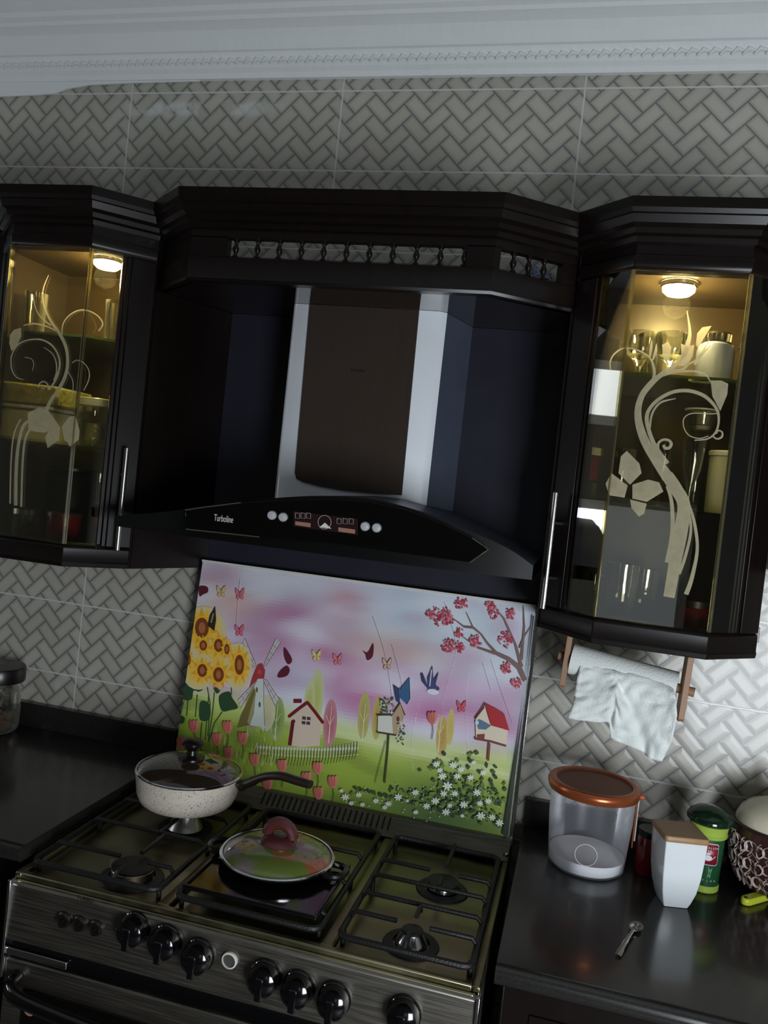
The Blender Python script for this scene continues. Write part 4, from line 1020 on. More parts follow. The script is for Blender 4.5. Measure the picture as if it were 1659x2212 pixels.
build('lid_rim', MB().lathe([(.108, .9462), (.1145, .9465), (.1155, .9495), (.113, .9515), (.1095, .951)], (LXC, LYC, 0), 52), M['chrome'], l2)
kb = MB(); kb.lathe([(.036, .9715), (.037, .975), (.031, .981), (.02, .985), (0, .986)], (LXC, LYC, 0), 32)
kp = []
for k in range(13):
    a_ = PI * k / 12; kp.append((LXC + .027 * math.cos(a_), LYC + .004, .983 + .026 * math.sin(a_)))
kb.tube(kp, [.011 + .002 * math.sin(PI * k / 12) for k in range(13)], 10, flat=1.0)
build('lid_knob', kb, M['maroon'], l2, label='maroon loop knob')
# ================================================================ ON THE RIGHT WORKTOP
# sugar tub
tx, ty = 1.395, -.170
tub = thing('sugar_tub', 'large translucent tub of sugar with a copper-coloured lid', 'tub', (tx, ty, CT))
zt = 1.108
build('body', MB().lathe([(.074, CT + .001), (.080, CT + .006), (.083, CT + .04), (.0885, CT + .11), (.090, zt - .004)], (tx, ty, 0), 56), M['tub'], tub)
zs = CT + .036; sg_ = MB(); n = 40; vs = [(tx, ty, zs)]; fs = []
prf = [(.072, CT + .0035), (.0785, CT + .008), (.0805, zs)]
sg_.lathe([(0, CT + .003), (.072, CT + .0035), (.0775, CT + .008), (.0798, zs - .006)], (tx, ty, 0), 48)
ring = [(tx + .0798 * math.cos(2 * PI * k / 48), ty + .0798 * math.sin(2 * PI * k / 48), zs - .006) for k in range(48)]
ring2 = [(tx + .05 * math.cos(2 * PI * k / 48), ty + .05 * math.sin(2 * PI * k / 48), zs - .002 + .008 * math.sin(2 * PI * k / 48 + .4)) for k in range(48)]
sg_.add(ring + ring2 + [(tx, ty, zs + .002)], [(k, (k + 1) % 48, 48 + (k + 1) % 48, 48 + k) for k in range(48)] + [(48 + k, 48 + (k + 1) % 48, 96) for k in range(48)])
build('sugar', sg_, M['sugar'], tub, sharp=80)
ld = MB(); ld.lathe([(.0905, zt - .010), (.0955, zt - .009), (.0985, zt), (.0985, zt + .006), (.095, zt + .011), (.088, zt + .013), (.0815, zt + .011)], (tx, ty, 0), 56)
ld.cur = 1; ld.lathe([(.0815, zt + .011), (.079, zt + .007), (0, zt + .007)], (tx, ty, 0), 56)
build('lid', ld, [M['copper'], M['coppermat']], tub)
build('embossed_ring', MB().tube([(tx - .004 + .0225 * math.cos(a_ * PI / 12), ty - .0868, CT + .056 + .0225 * math.sin(a_ * PI / 12)) for a_ in range(25)], .0008, 5, caps=False), M['strap'], tub)
sp_ = MB(); sp_.box(tx + .0895, tx + .0925, ty - .012, ty + .010, CT + .06, zt + .002); sp_.box(tx + .080, tx + .106, ty - .012, ty + .010, zt - .006, zt + .002)
build('clip', sp_, M['copper'], tub, bevel=.001); build('side_strap', MB().box(tx + .093, tx + .096, ty - .010, ty + .010, CT + .075, zt - .004), M['strap'], tub, bevel=.0008)
# white square canister with bamboo lid, tapering downwards, turned 20 degrees
wx, wy = 1.566, -.262
can = thing('white_canister', 'white square ceramic canister with a bamboo lid, in front of the green tea tin', 'canister', (wx, wy, CT))
def sq(h, s_, rr, z, ang=math.radians(14)):
    P = []
    for q in range(4):
        for k in range(4):
            a_ = math.radians(q * 90 + k * 30); cx = (s_ - rr) * (1 if q in (0, 3) else -1); cy = (s_ - rr) * (1 if q in (0, 1) else -1)
            x, y = cx + rr * math.cos(a_), cy + rr * math.sin(a_)
            P.append((wx + x * math.cos(ang) - y * math.sin(ang), wy + x * math.sin(ang) + y * math.cos(ang), z))
    return P
def loft(mb, rings):
    k = len(rings[0]); vs = [p for r in rings for p in r]; fs = []
    for i in range(len(rings) - 1):
        for j in range(k): fs.append((i * k + j, i * k + (j + 1) % k, (i + 1) * k + (j + 1) % k, (i + 1) * k + j))
    fs += [tuple(range(k))[::-1], tuple((len(rings) - 1) * k + j for j in range(k))]
    mb.add(vs, fs)
cb = MB(); loft(cb, [sq(0, .024, .003, CT + .001), sq(0, .028, .003, CT + .012), sq(0, .034, .003, CT + .035), sq(0, .038, .003, CT + .065), sq(0, .0405, .003, CT + .105), sq(0, .0415, .003, CT + .137)])
build('body', cb, M['ceramic'], can, sharp=25)
cl = MB(); loft(cl, [sq(0, .038, .004, CT + .1375), sq(0, .043, .005, CT + .1375), sq(0, .044, .006, CT + .141), sq(0, .044, .006, CT + .1465), sq(0, .0425, .005, CT + .149)])
build('bamboo_lid', cl, M['bamboo'], can, label='bamboo wood lid')
# tea tin
ex, ey = 1.636, -.163
tin = thing('tea_tin', 'green tea tin with a lime collar and red badge behind the white canister', 'tin', (ex, ey, CT))
tb = MB(); tb.cur = 1; tb.lathe([(0, CT + .001), (.030, CT + .001), (.0325, CT + .004), (.0325, CT + .014), (.031, CT + .016)], (ex, ey, 0), 40)
tb.cur = 0; tb.lathe([(.031, CT + .016), (.0315, CT + .030), (.034, CT + .105), (.0345, CT + .114)], (ex, ey, 0), 40)
tb.cur = 1; tb.lathe([(.0345, CT + .114), (.038, CT + .117), (.039, CT + .121), (.037, CT + .123), (.039, CT + .138), (.041, CT + .142)], (ex, ey, 0), 40)
build('body', tb, [M['tin'], M['tinlight']], tin)
build('domed_lid', MB().lathe([(.0415, CT + .142), (.046, CT + .146), (.0465, CT + .152), (.042, CT + .160), (.030, CT + .169), (.012, CT + .175), (0, CT + .176)], (ex, ey, 0), 40), M['lidgreen'], tin)
wr = MB(); wr.tube([(ex + .041, ey - .010, CT + .14), (ex + .050, ey - .012, CT + .138), (ex + .051, ey - .013, CT + .118), (ex + .043, ey - .012, CT + .117)], .0012, 6)
build('wire_clasp', wr, M['chrome'], tin)
# badge wrapped on the tin facing the camera
fdir = Vector((CP.x - ex, CP.y - ey, 0)).normalized(); a0 = math.atan2(fdir.y, fdir.x) + math.radians(8)
def curved(z0, z1, hw, r0, off, mt, name, rr=4):
    mb = MB(); n = 10; vs = []
    for i in range(n + 1):
        for z in (z0, z1):
            a_ = a0 + (i / n * 2 - 1) * hw; r = r0 + off; cut = 0
            e_ = abs(i / n * 2 - 1)
            if e_ > .85: cut = (z1 - z0) * .06
            vs.append((ex + r * math.cos(a_), ey + r * math.sin(a_), z + (cut if z == z0 else -cut)))
    mb.add(vs, [(2 * i, 2 * i + 2, 2 * i + 3, 2 * i + 1) for i in range(n)]); return build(name, mb, mt, tin, solid=.0003)
curved(CT + .062, CT + .108, .62, .0340, .0006, M['letter'], 'badge_border')
curved(CT + .064, CT + .106, .57, .0340, .0011, M['tinred'], 'badge')
def tin_text(s_, sz, z, rad, mt, dang=0):
    for k, ch in enumerate(s_):
        if ch == ' ': continue
        a_ = a0 + dang + (k - (len(s_) - 1) / 2) * sz * .80 / rad; p = Vector((ex + rad * math.cos(a_), ey + rad * math.sin(a_), z))
        text_mesh(ch, sz, p, (-math.sin(a_), math.cos(a_), 0), (0, 0, 1), mt, tin, 'lettering', .0001)
tin_text('GHAZALEEN', .0058, CT + .099, .0358, M['letter']); tin_text('TEA', .0058, CT + .0925, .0358, M['letter'])
tin_text('C E Y L O N', .0050, CT + .029, .0326, M['letter'])
tk = MB(); pp = Vector((ex + .0359 * math.cos(a0), ey + .0359 * math.sin(a0), CT + .078)); sx = Vector((-math.sin(a0), math.cos(a0), 0)); 
tk.prism([pp + sx * (.0085 * math.cos(b_)) + Vector((0, 0, .006 * math.sin(b_))) for b_ in [k * PI / 8 for k in range(16)]], fdir * .0004)
tk.tube([pp + sx * -.008 + Vector((0, 0, .003)), pp + sx * -.014 + Vector((0, 0, .005)), pp + sx * -.013 + Vector((0, 0, -.004)), pp + sx * -.008 + Vector((0, 0, -.004))], .0007, 5)
tk.tube([pp + sx * .007 + Vector((0, 0, -.003)), pp + sx * .014 + Vector((0, 0, .006))], .0009, 5)
tk.prism([pp + sx * (.005 * math.cos(b_)) + Vector((0, 0, .0085 + .002 * math.sin(b_))) for b_ in [k * PI / 6 for k in range(12)]], fdir * .0004)
build('teapot_emblem', tk, M['letter'], tin)
M['leafgreen'] = mat('pale_leaf_print', (96, 150, 96), .35, var=.15)
lf = MB(); pl_ = Vector((ex + .0336 * math.cos(a0 + .2), ey + .0336 * math.sin(a0 + .2), CT + .046))
for ang in (70, 100):
    d_ = sx * math.cos(math.radians(ang)) + Vector((0, 0, 1)) * math.sin(math.radians(ang)); q_ = sx * math.sin(math.radians(ang)) - Vector((0, 0, 1)) * math.cos(math.radians(ang))
    lf.prism([pl_ - d_ * .012, pl_ + q_ * .003, pl_ + d_ * .014, pl_ - q_ * .003], fdir * .0004)
build('leaf_print', lf, M['leafgreen'], tin)
# dark red packet between tub and canister
rj = thing('red_canister', 'dark red canister half hidden behind the white canister', 'canister', (1.526, -.145, CT))
build('body', MB().lathe([(.026, CT + .001), (.028, CT + .004), (.028, CT + .078), (.026, CT + .082)], (1.526, -.145, 0), 32), M['darkred'], rj)
build('lid', MB().lathe([(.0285, CT + .0825), (.0285, CT + .094), (.027, CT + .096), (0, CT + .096)], (1.526, -.145, 0), 32), M['bakelite'], rj)
# brown pot with pale scrolls and domed cream lid
qx, qy = 1.778, -.118
pot = thing('scrollwork_pot', 'brown ceramic pot with pale scrollwork and a cream domed lid at the right edge', 'pot', (qx, qy, CT))
pprof = [(0, CT + .001), (.044, CT + .001), (.056, CT + .008), (.074, CT + .032), (.086, CT + .062), (.090, CT + .095), (.0895, CT + .130), (.088, CT + .140)]
build('body', MB().lathe(pprof, (qx, qy, 0), 64), M['potbrown'], pot)
def prad(z):
    for (r0, z0), (r1, z1) in zip(pprof, pprof[1:]):
        if z0 <= z <= z1 and z1 > z0: return r0 + (r1 - r0) * (z - z0) / (z1 - z0)
    return .09
def onpot(a_, z, o=.0006): r = prad(z) + o; return (qx + r * math.cos(a_), qy + r * math.sin(a_), z)
sw = MB(); rr_ = random.Random(5)
rows = [CT + .110, CT + .074, CT + .040]
for ri, zc in enumerate(rows):
    for k in range(15):
        ac = PI * .93 + (k + (ri % 2) * .5) * .205 * (1 + .1 * ri); fl = 1 if (k + ri) % 2 else -1; R0 = .0165
        pts = []
        for j in range(22):
            th = j / 21 * 2.1 * PI; r = R0 * (1 - .72 * j / 21); a_ = ac + fl * r * math.cos(th) / .09; z = zc + r * math.sin(th) * fl
            pts.append(onpot(a_, z))
        sw.tube(pts, [.0006 + .0026 * math.sin(PI * min(1, (j + 3) / 24)) for j in range(22)], 6, flat=.35)
        for bz in (1, -1):
            st = [onpot(ac + fl * (.013 + .007 * q) / .09, zc + bz * (.003 + .012 * math.sin(q * 1.3))) for q in (0, .5, 1, 1.5)]
            sw.tube(st, [.0006, .0028, .0026, .0005], 6, flat=.35)
        z2 = zc - .016
        if z2 > CT + .02: sw.tube([onpot(ac - .05, z2), onpot(ac, z2 - .004), onpot(ac + .06, z2 + .003)], [.0006, .0024, .0006], 6, flat=.35)
build('scroll_pattern', sw, M['potpale'], pot)
build('rim', MB().lathe([(.086, CT + .139), (.0905, CT + .141), (.091, CT + .145), (.088, CT + .147), (.084, CT + .146)], (qx, qy, 0), 64), M['brownbak'], pot)
build('domed_lid', MB().lathe([(.0835, CT + .1465), (.082, CT + .156), (.074, CT + .172), (.058, CT + .186), (.034, CT + .196), (.016, CT + .200), (.012, CT + .205), (.018, CT + .214), (.016, CT + .222), (0, CT + .225)], (qx, qy, 0), 56), M['cream'], pot)
# yellow clip/peeler
yx = at_plane(1632, 1935, (0, 0, CT + .008), Vector((0, 0, 1)))
yy_ = thing('yellow_peg', 'bright yellow plastic handle lying on the worktop before the brown pot', 'clip', (yx.x, yx.y, CT))
ym = MB(); P0 = at_plane(1603, 1955, (0, 0, CT + .001), Vector((0, 0, 1))); P1 = at_plane(1700, 1928, (0, 0, CT + .001), Vector((0, 0, 1)))
dv = (P1 - P0).normalized(); sd = Vector((-dv.y, dv.x, 0)); Ln = (P1 - P0).length
ym.prism([P0 + dv * .004 - sd * .008, P0 + dv * .012 - sd * .011, P0 + dv * Ln - sd * .010, P0 + dv * Ln + sd * .010, P0 + dv * .012 + sd * .011, P0 + dv * .004 + sd * .008, P0], (0, 0, .014))
build('handle_body', ym, M['yellow'], yy_, bevel=.003)
build('hole', MB().lathe([(.0035, CT + .0152), (.0035, CT + .0158), (0, CT + .0158)], (P0.x + dv.x * .010, P0.y + dv.y * .010, 0), 14), M['darkletter'], yy_)
# teaspoon
zn = Vector((0, 0, 1)); A = at_plane(1335, 2064, (0, 0, CT + .003), zn); B_ = at_plane(1368, 2012, (0, 0, CT + .004), zn); C_ = at_plane(1388, 1990, (0, 0, CT + .004), zn)
sn = thing('teaspoon', 'small steel teaspoon lying on the worktop before the white canister', 'spoon', (B_.x, B_.y, CT))
hd = MB(); mid = (A + B_) / 2 + Vector((0, 0, .004))
hd.tube(catmull([tuple(A), tuple(A * .6 + B_ * .4 + Vector((0, 0, .004))), tuple(B_ + Vector((0, 0, .004)))], 6), [.0055] * 4 + [.0042] * 4 + [.0028] * 5, 8, flat=.3)
build('handle', hd, M['spoon'], sn)
bw = MB(); dv = (B_ - A).normalized(); sd = Vector((-dv.y, dv.x, 0)); cc = B_ + dv * .019; cc.z = CT + .006
R_ = []; 
for r, dz in ((1, 0), (.75, -.0030), (.4, -.0044), (.05, -.0048)):
    R_.append([cc + dv * (.020 * r * math.cos(a_)) + sd * (.0125 * r * math.sin(a_)) + Vector((0, 0, dz)) for a_ in [k * PI / 12 for k in range(24)]])
loft(bw, R_[::-1]); bw.f.pop(); bw.m.pop(); bw.c.pop()
build('bowl', bw, M['spoon'], sn, solid=.0006, sharp=80)
# ================================================================ PAPER TOWEL HOLDER under the right cabinet
PH = thing('towel_holder', 'wooden paper towel holder under the right glass cabinet', 'towel holder', (1.43, -.2, 1.33))
def plank(x, y, zb, zt_, tl):
    mb = MB(); mb.prism([(x + tl, y - .026, zt_), (x, y - .026, zb + .006), (x, y - .020, zb), (x, y + .020, zb), (x, y + .026, zb + .006), (x + tl, y + .026, zt_)], (.012, 0, .001)); return mb
build('bracket', plank(1.298, -.175, 1.315, 1.4445, .006), M['planks'], PH, bevel=.001)
build('bracket', plank(1.541, -.205, 1.290, 1.4445, .006), M['planks'], PH, bevel=.001)
D0 = Vector((1.290, -.175, 1.380)); D1 = Vector((1.570, -.205, 1.350))
build('dowel', MB().tube([D0, D1], .010, 16), M['planks'], PH)
pr_ = thing('paper_towel', 'white paper towel roll with a torn crumpled sheet hanging from the wooden holder', 'paper towel', (1.42, -.2, 1.38))
ra = D0 + (D1 - D0) * .10; rb_ = D0 + (D1 - D0) * .87
rr2 = .033; dr = (rb_ - ra).normalized(); ux = dr.cross(Vector((0, 0, 1))).normalized(); uz = ux.cross(dr)
rm = MB(); nn_ = 28; vs = []
for e_ in (ra, rb_):
    for k in range(nn_): a_ = 2 * PI * k / nn_; vs.append(e_ + ux * rr2 * math.cos(a_) + uz * rr2 * math.sin(a_))
for e_ in (ra, rb_):
    for k in range(nn_): a_ = 2 * PI * k / nn_; vs.append(e_ + ux * .0115 * math.cos(a_) + uz * .0115 * math.sin(a_))
fs = [(k, (k + 1) % nn_, nn_ + (k + 1) % nn_, nn_ + k) for k in range(nn_)] + [(2 * nn_ + k, 3 * nn_ + k, 3 * nn_ + (k + 1) % nn_, 2 * nn_ + (k + 1) % nn_) for k in range(nn_)]
fs += [(k, 2 * nn_ + k, 2 * nn_ + (k + 1) % nn_, (k + 1) % nn_) for k in range(nn_)] + [(nn_ + k, nn_ + (k + 1) % nn_, 3 * nn_ + (k + 1) % nn_, 3 * nn_ + k) for k in range(nn_)]
rm.add(vs, fs); build('roll', rm, M['tissue'], pr_, sharp=50)
def lerp2(P, t_):
    f = t_ * (len(P) - 1); i = min(int(f), len(P) - 2); f -= i; return (P[i][0] + (P[i + 1][0] - P[i][0]) * f, P[i][1] + (P[i + 1][1] - P[i][1]) * f)
Tt = [(1259, 1421), (1290, 1424), (1322, 1434), (1332, 1438), (1360, 1441), (1400, 1452), (1430, 1462), (1452, 1477)]
Tb = [(1225, 1552), (1252, 1556), (1286, 1560), (1316, 1560), (1319, 1596), (1345, 1606), (1385, 1622), (1404, 1640), (1430, 1645)]
Tl = [(1259, 1421), (1250, 1450), (1243, 1485), (1238, 1520), (1225, 1552)]
Tr = [(1452, 1477), (1460, 1510), (1463, 1545), (1452, 1600), (1430, 1645)]
NS, NT = 44, 36; sm = MB(); vs = []
from mathutils import noise as mn
for j in range(NT + 1):
    t_ = j / NT
    for i in range(NS + 1):
        s_ = i / NS
        a_, b_, c_, d_ = lerp2(Tt, s_), lerp2(Tb, s_), lerp2(Tl, t_), lerp2(Tr, t_)
        uv = [(1 - t_) * a_[k] + t_ * b_[k] + (1 - s_) * c_[k] + s_ * d_[k] - ((1 - s_) * (1 - t_) * Tt[0][k] + s_ * (1 - t_) * Tt[-1][k] + (1 - s_) * t_ * Tb[0][k] + s_ * t_ * Tb[-1][k]) for k in (0, 1)]
        roll = max(0, 1 - t_ / .28); yb_ = -.212 - .030 * s_ + .030 * roll ** 2.0
        cr_ = mn.noise(Vector((s_ * 3.2, t_ * 2.6, 1.3))) * .020 * min(1, t_ * 2.2) + abs(mn.noise(Vector((s_ * 7 + t_ * 4, t_ * 5 - s_ * 3, 4.1)))) * .014 * min(1, t_ * 3)
        tear = .010 * math.exp(-((s_ - .50 - .5 * (t_ - .4)) / .05) ** 2) * smoothstep(.2, .4, t_)
        vs.append(at_y(uv[0], uv[1], yb_ - .006 - cr_ + tear))
sm.add(vs, [(j * (NS + 1) + i, j * (NS + 1) + i + 1, (j + 1) * (NS + 1) + i + 1, (j + 1) * (NS + 1) + i) for j in range(NT) for i in range(NS)])
build('loose_sheet', sm, M['tissue'], pr_, sharp=70, solid=.0005)
# ================================================================ LEFT JAR on the left worktop
jx, jy = -.175, -.095
jar = thing('spice_jar', 'clear jar with a dark lid and brown contents at the left edge on the worktop', 'jar', (jx, jy, CT))
build('glass_body', MB().lathe([(.050, .936), (.058, .941), (.062, .95), (.063, 1.00), (.060, 1.045), (.052, 1.06)], (jx, jy, 0), 40), M['glassware'], jar)
build('lid', MB().lathe([(.060, 1.072), (.068, 1.074), (.069, 1.082), (.069, 1.108), (.066, 1.114), (0, 1.116)], (jx, jy, 0), 40), M['bakelite'], jar)
build('neck', MB().lathe([(.0525, 1.060), (.0535, 1.073)], (jx, jy, 0), 40), M['glassware'], jar)
bb_ = MB()
for k in range(40):
    a_ = rnd.uniform(0, 2 * PI); r = rnd.uniform(.0, .046); bb_.lathe([(0, -.011), (.008, -.008), (.012, 0), (.008, .008), (0, .011)], (jx + r * math.cos(a_), jy + r * math.sin(a_), rnd.uniform(.949, .985)), 8)
build('contents', bb_, M['food'], jar)
# ================================================================ INSIDE THE RIGHT GLASS CABINET
SH1, SH2, SH0 = 1.9803, 1.7223, ZB + .0185
def tumbler(x, y, z, r, h, label, grp, name='drinking_glass', flare=1.0, base=.008, mat_='glassware'):
    p = [(0, z), (r * .82, z), (r * .86, z + .003), (r, z + h), (r * .965, z + h), (r * .80, z + base), (0, z + base)]
    o = build(name, MB().lathe(p, (x, y, 0), 28), M[mat_]); tag(o, label, 'glass', grp); return o
TG = 'tumblers in the glass cabinets'
def goblet(x, y, z, label):
    p = [(0, z), (.026, z), (.026, z + .002), (.006, z + .006), (.0045, z + .012), (.006, z + .03), (.012, z + .042), (.026, z + .055), (.031, z + .075), (.0325, z + .105), (.0315, z + .105), (.030, z + .076), (.024, z + .058), (0, z + .046)]
    return tag(build('stemmed_glass', MB().lathe(p, (x, y, 0), 28), M['glassware']), label, 'glass', 'stemmed glasses on the top shelf')
goblet(1.385, -.19, SH1, 'left stemmed glass on the top shelf of the right glass cabinet')
goblet(1.447, -.20, SH1, 'right stemmed glass on the top shelf of the right glass cabinet, below the lamp')
tumbler(1.318, -.19, SH1, .026, .085, 'short tumbler at the left end of the top shelf, right glass cabinet', TG)
tumbler(1.412, -.10, SH1, .030, .12, 'tall tumbler behind the stemmed glasses, right glass cabinet', TG)
fj = thing('frosted_jar', 'grey frosted jar with a shiny lid on the top shelf of the right glass cabinet', 'jar', (1.535, -.18, SH1))
build('body', MB().lathe([(.034, SH1), (.037, SH1 + .004), (.038, SH1 + .075), (.034, SH1 + .088), (.026, SH1 + .094)], (1.536, -.18, 0), 32), M['greyplastic'], fj)
build('lid', MB().lathe([(.028, SH1 + .0945), (.029, SH1 + .110), (.026, SH1 + .114), (0, SH1 + .115)], (1.536, -.18, 0), 32), M['chrome'], fj)
tumbler(1.612, -.16, SH1, .026, .09, 'tumbler at the right end of the top shelf, right glass cabinet', TG)
wp = MB().lathe([(.030, SH1 + .0905), (.016, SH1 + .12), (.004, SH1 + .135), (0, SH1 + .135)], (1.612, -.16, 0), 24)
tag(build('cone_cover', wp, M['cream']), 'small cream cone standing on the rightmost top-shelf tumbler', 'cover')
# middle shelf
def flute(x, y, z, label):
    p = [(0, z), (.024, z), (.024, z + .002), (.004, z + .006), (.0035, z + .035), (.007, z + .048), (.018, z + .085), (.0215, z + .125), (.0225, z + .148), (.0215, z + .148), (.020, z + .122), (.016, z + .086), (0, z + .052)]
    return tag(build('champagne_flute', MB().lathe(p, (x, y, 0), 24), M['glassware']), label, 'glass', 'flutes on the middle shelf')
flute(1.512, -.215, SH2, 'champagne flute beside the cream canister, right glass cabinet')
flute(1.462, -.12, SH2, 'champagne flute farther back on the middle shelf, right glass cabinet')
cn = thing('cream_canister', 'cream canister with a flat lid on the middle shelf, right glass cabinet', 'canister', (1.583, -.19, SH2))
build('body', MB().lathe([(.034, SH2), (.036, SH2 + .004), (.037, SH2 + .118)], (1.585, -.18, 0), 32), M['cream'], cn)
build('lid', MB().lathe([(.039, SH2 + .119), (.0395, SH2 + .127), (.037, SH2 + .130), (0, SH2 + .131)], (1.585, -.18, 0), 32), M['strap'], cn)
# cup standing on the canister's neighbour: a tall glass behind
tumbler(1.530, -.115, SH2, .026, .168, 'tall glass carrying a small glass cup, middle shelf, right glass cabinet', TG)
cu_z = SH2 + .1685
gc = thing('glass_cup', 'small glass cup of pale cream on a tall glass, right glass cabinet', 'cup', (1.53, -.115, cu_z))
build('cup_body', MB().lathe([(.014, cu_z), (.018, cu_z + .002), (.028, cu_z + .018), (.032, cu_z + .048), (.031, cu_z + .048), (.027, cu_z + .018), (0, cu_z + .004)], (1.53, -.115, 0), 28), M['glassware'], gc)
build('contents', MB().lathe([(0, cu_z + .007), (.018, cu_z + .008), (.026, cu_z + .020), (.029, cu_z + .038), (0, cu_z + .038)], (1.53, -.115, 0), 28), M['cream'], gc)
build('cup_rim', MB().lathe([(.030, cu_z + .049), (.035, cu_z + .049), (.036, cu_z + .052), (.030, cu_z + .053)], (1.53, -.115, 0), 28), M['strap'], gc)
sj = thing('red_jar', 'small jar with cream lid and red label, middle shelf of the right glass cabinet', 'jar', (1.300, -.17, SH2))
build('body', MB().lathe([(.024, SH2), (.026, SH2 + .003), (.026, SH2 + .038)], (1.302, -.19, 0), 28), M['glassware'], sj)
build('label_band', MB().lathe([(.0262, SH2 + .042), (.0262, SH2 + .094)], (1.302, -.19, 0), 28), M['darkred'], sj)
build('lid', MB().lathe([(.0275, SH2 + .096), (.0275, SH2 + .112), (0, SH2 + .1125)], (1.302, -.19, 0), 28), M['cream'], sj)
tumbler(1.375, -.13, SH2, .029, .12, 'tumbler left of the vine on the middle shelf, right glass cabinet', TG)
# bottom shelf
tumbler(1.400, -.215, SH0, .034, .135, 'tall clear tumbler in front on the floor of the right glass cabinet', TG)
tumbler(1.452, -.13, SH0, .030, .125, 'tall clear tumbler behind on the floor of the right glass cabinet', TG)
tumbler(1.345, -.13, SH0, .026, .10, 'short tumbler in the left back corner, floor of the right glass cabinet', TG)
rd = thing('red_jam_jar', 'dark red jar with a brown lid on the floor of the right glass cabinet', 'jar', (1.547, -.2, SH0))
build('body', MB().lathe([(.030, SH0), (.032, SH0 + .003), (.032, SH0 + .055), (.028, SH0 + .062)], (1.550, -.20, 0), 28), M['darkred'], rd)
build('lid', MB().lathe([(.031, SH0 + .0625), (.031, SH0 + .076), (0, SH0 + .077)], (1.550, -.20, 0), 28), M['brownbak'], rd)
# ================================================================ INSIDE THE LEFT GLASS CABINET
tumbler(.150, -.20, SH1, .031, .105, 'clear tumbler on the top shelf of the left glass cabinet, under its lamp', TG)
tumbler(.205, -.15, SH1, .030, .10, 'tumbler at the right end of the top shelf, left glass cabinet', TG)
tumbler(-.085, -.20, SH1, .028, .115, 'tumbler at the left end of the top shelf, left glass cabinet', TG)
bx = thing('food_box', 'clear box with beige contents on the middle shelf of the left glass cabinet', 'box', (-.03, -.2, SH2))
build('body', MB().box(-.105, .045, -.27, -.13, SH2, SH2 + .078), M['cream'], bx, bevel=.008)
build('lid', MB().box(-.108, .048, -.273, -.127, SH2 + .0785, SH2 + .088), M['strap'], bx, bevel=.003)
ty_ = tag(build('clear_tray', MB().prism([(-.118, -.275, SH2 + .0885), (.058, -.275, SH2 + .0885), (.052, -.275, SH2 + .138), (-.112, -.275, SH2 + .142)], (0, .15, 0)), M['foil'], bevel=.006), 'yellowish clear tray stacked on the box in the left glass cabinet', 'tray')
gj = thing('glass_jar', 'big glass jar with a cream lid on the middle shelf of the left glass cabinet', 'jar', (.115, -.2, SH2))
build('body', MB().lathe([(.040, SH2), (.043, SH2 + .004), (.044, SH2 + .09), (.040, SH2 + .102)], (.117, -.20, 0), 32), M['glassware'], gj)
build('lid', MB().lathe([(.043, SH2 + .1025), (.045, SH2 + .104), (.045, SH2 + .120), (.043, SH2 + .122), (0, SH2 + .122)], (.117, -.20, 0), 32), M['cream'], gj)
build('contents', MB().lathe([(0, SH2 + .005), (.039, SH2 + .005), (.0405, SH2 + .06), (0, SH2 + .064)], (.117, -.20, 0), 32), M['foil'], gj)
tumbler(.210, -.20, SH2, .024, .10, 'small tumbler right of the big jar on the middle shelf, left glass cabinet', TG)
bm_ = thing('black_pot', 'large black pot on the floor of the left glass cabinet', 'pot', (.0, -.2, SH0))
build('body', MB().lathe([(.052, SH0), (.058, SH0 + .006), (.060, SH0 + .19), (.057, SH0 + .195)], (.015, -.13, 0), 32), M['blackmug'], bm_)
build('rim', MB().lathe([(.0575, SH0 + .1955), (.0615, SH0 + .1965), (.0615, SH0 + .203), (0, SH0 + .205)], (.015, -.13, 0), 32), M['blackmug'], bm_)
j2 = thing('glass_jar', 'small glass jar with a steel lid before the black pot, left glass cabinet', 'jar', (-.03, -.24, SH0))
build('body', MB().lathe([(.030, SH0), (.032, SH0 + .003), (.032, SH0 + .080)], (-.012, -.255, 0), 28), M['glassware'], j2)
build('lid', MB().lathe([(.0335, SH0 + .081), (.0335, SH0 + .094), (0, SH0 + .095)], (-.012, -.255, 0), 28), M['brushed'], j2)
build('contents', MB().lathe([(0, SH0 + .004), (.028, SH0 + .004), (.0285, SH0 + .05), (0, SH0 + .052)], (-.012, -.255, 0), 24), M['food'], j2)
j3 = thing('red_tub', 'dark red tub on the floor of the left glass cabinet, right of the small jar', 'tub', (.07, -.22, SH0))
build('body', MB().lathe([(.036, SH0), (.038, SH0 + .003), (.040, SH0 + .085)], (.082, -.24, 0), 32), M['darkred'], j3)
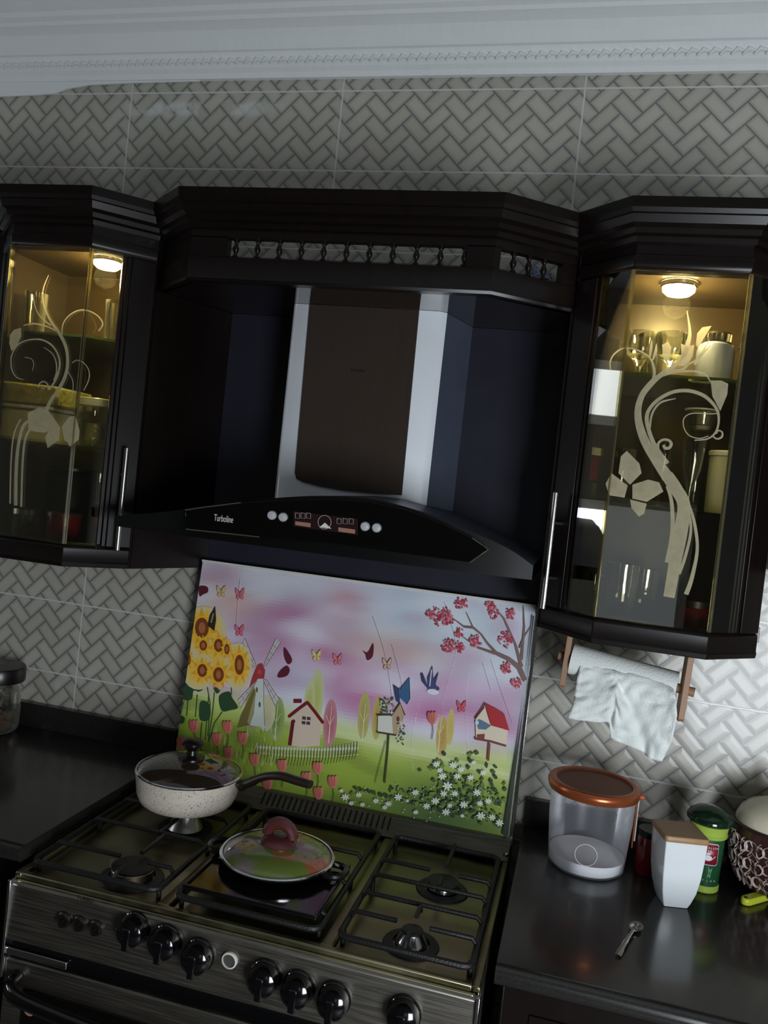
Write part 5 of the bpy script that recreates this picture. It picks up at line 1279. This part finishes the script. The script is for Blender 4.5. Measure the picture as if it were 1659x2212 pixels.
build('lid', MB().lathe([(.042, SH0 + .0855), (.042, SH0 + .095), (0, SH0 + .096)], (.082, -.24, 0), 32), M['maroon'], j3)
tumbler(.182, -.21, SH0, .034, .20, 'tall clear vase on the floor of the left glass cabinet, beside the red tub', TG)
# crinkled bag behind the right wing of the hood valance
bg_ = MB(); vs = []; nu, nv = 18, 10
for j in range(nv + 1):
    for i in range(nu + 1):
        a_ = i / nu * 2 * PI; b_ = j / nv * PI; p = Vector((math.cos(a_) * math.sin(b_), math.sin(a_) * math.sin(b_), math.cos(b_)))
        q = 1 + .28 * mn.noise(p * 2.5) + .12 * mn.noise(p * 6); vs.append((1.145 + p.x * .055 * q, -.165 + p.y * .045 * q, 2.172 + p.z * .045 * q))
bg_.add(vs, [(j * (nu + 1) + i, j * (nu + 1) + i + 1, (j + 1) * (nu + 1) + i + 1, (j + 1) * (nu + 1) + i) for j in range(nv) for i in range(nu)])
M['bag'] = mat('shiny_crinkled_film', (92, 100, 122), .12, .6, var=.4, vscale=40, bmp=.02, bscale=60)
tag(build('plastic_bag', bg_, M['bag'], sharp=10), 'shiny crumpled plastic bag behind the balusters right of the hood', 'bag')
# daylight windows on the walls behind the viewer
def window(n, x0, x1, z0, z1, axis, pos):
    mb = MB()
    if axis == 'y':
        for q in ((x0 - .05, x0, z0 - .05, z1 + .05), (x1, x1 + .05, z0 - .05, z1 + .05), (x0, x1, z0 - .05, z0), (x0, x1, z1, z1 + .05)): mb.box(q[0], q[1], pos, pos + .03, q[2], q[3])
    else:
        for q in ((x0 - .05, x0, z0 - .05, z1 + .05), (x1, x1 + .05, z0 - .05, z1 + .05), (x0, x1, z0 - .05, z0), (x0, x1, z1, z1 + .05)): mb.box(pos, pos + .03, q[0], q[1], q[2], q[3])
    struct('window_%d' % n, mb, M['plaster'])
window(1, 1.41, 1.83, 1.11, 1.73, 'y', RY)
window(2, -1.11, -.61, 1.50, 1.70, 'x', RX0)
window(3, -1.11, -.61, 2.20, 2.44, 'x', RX0)
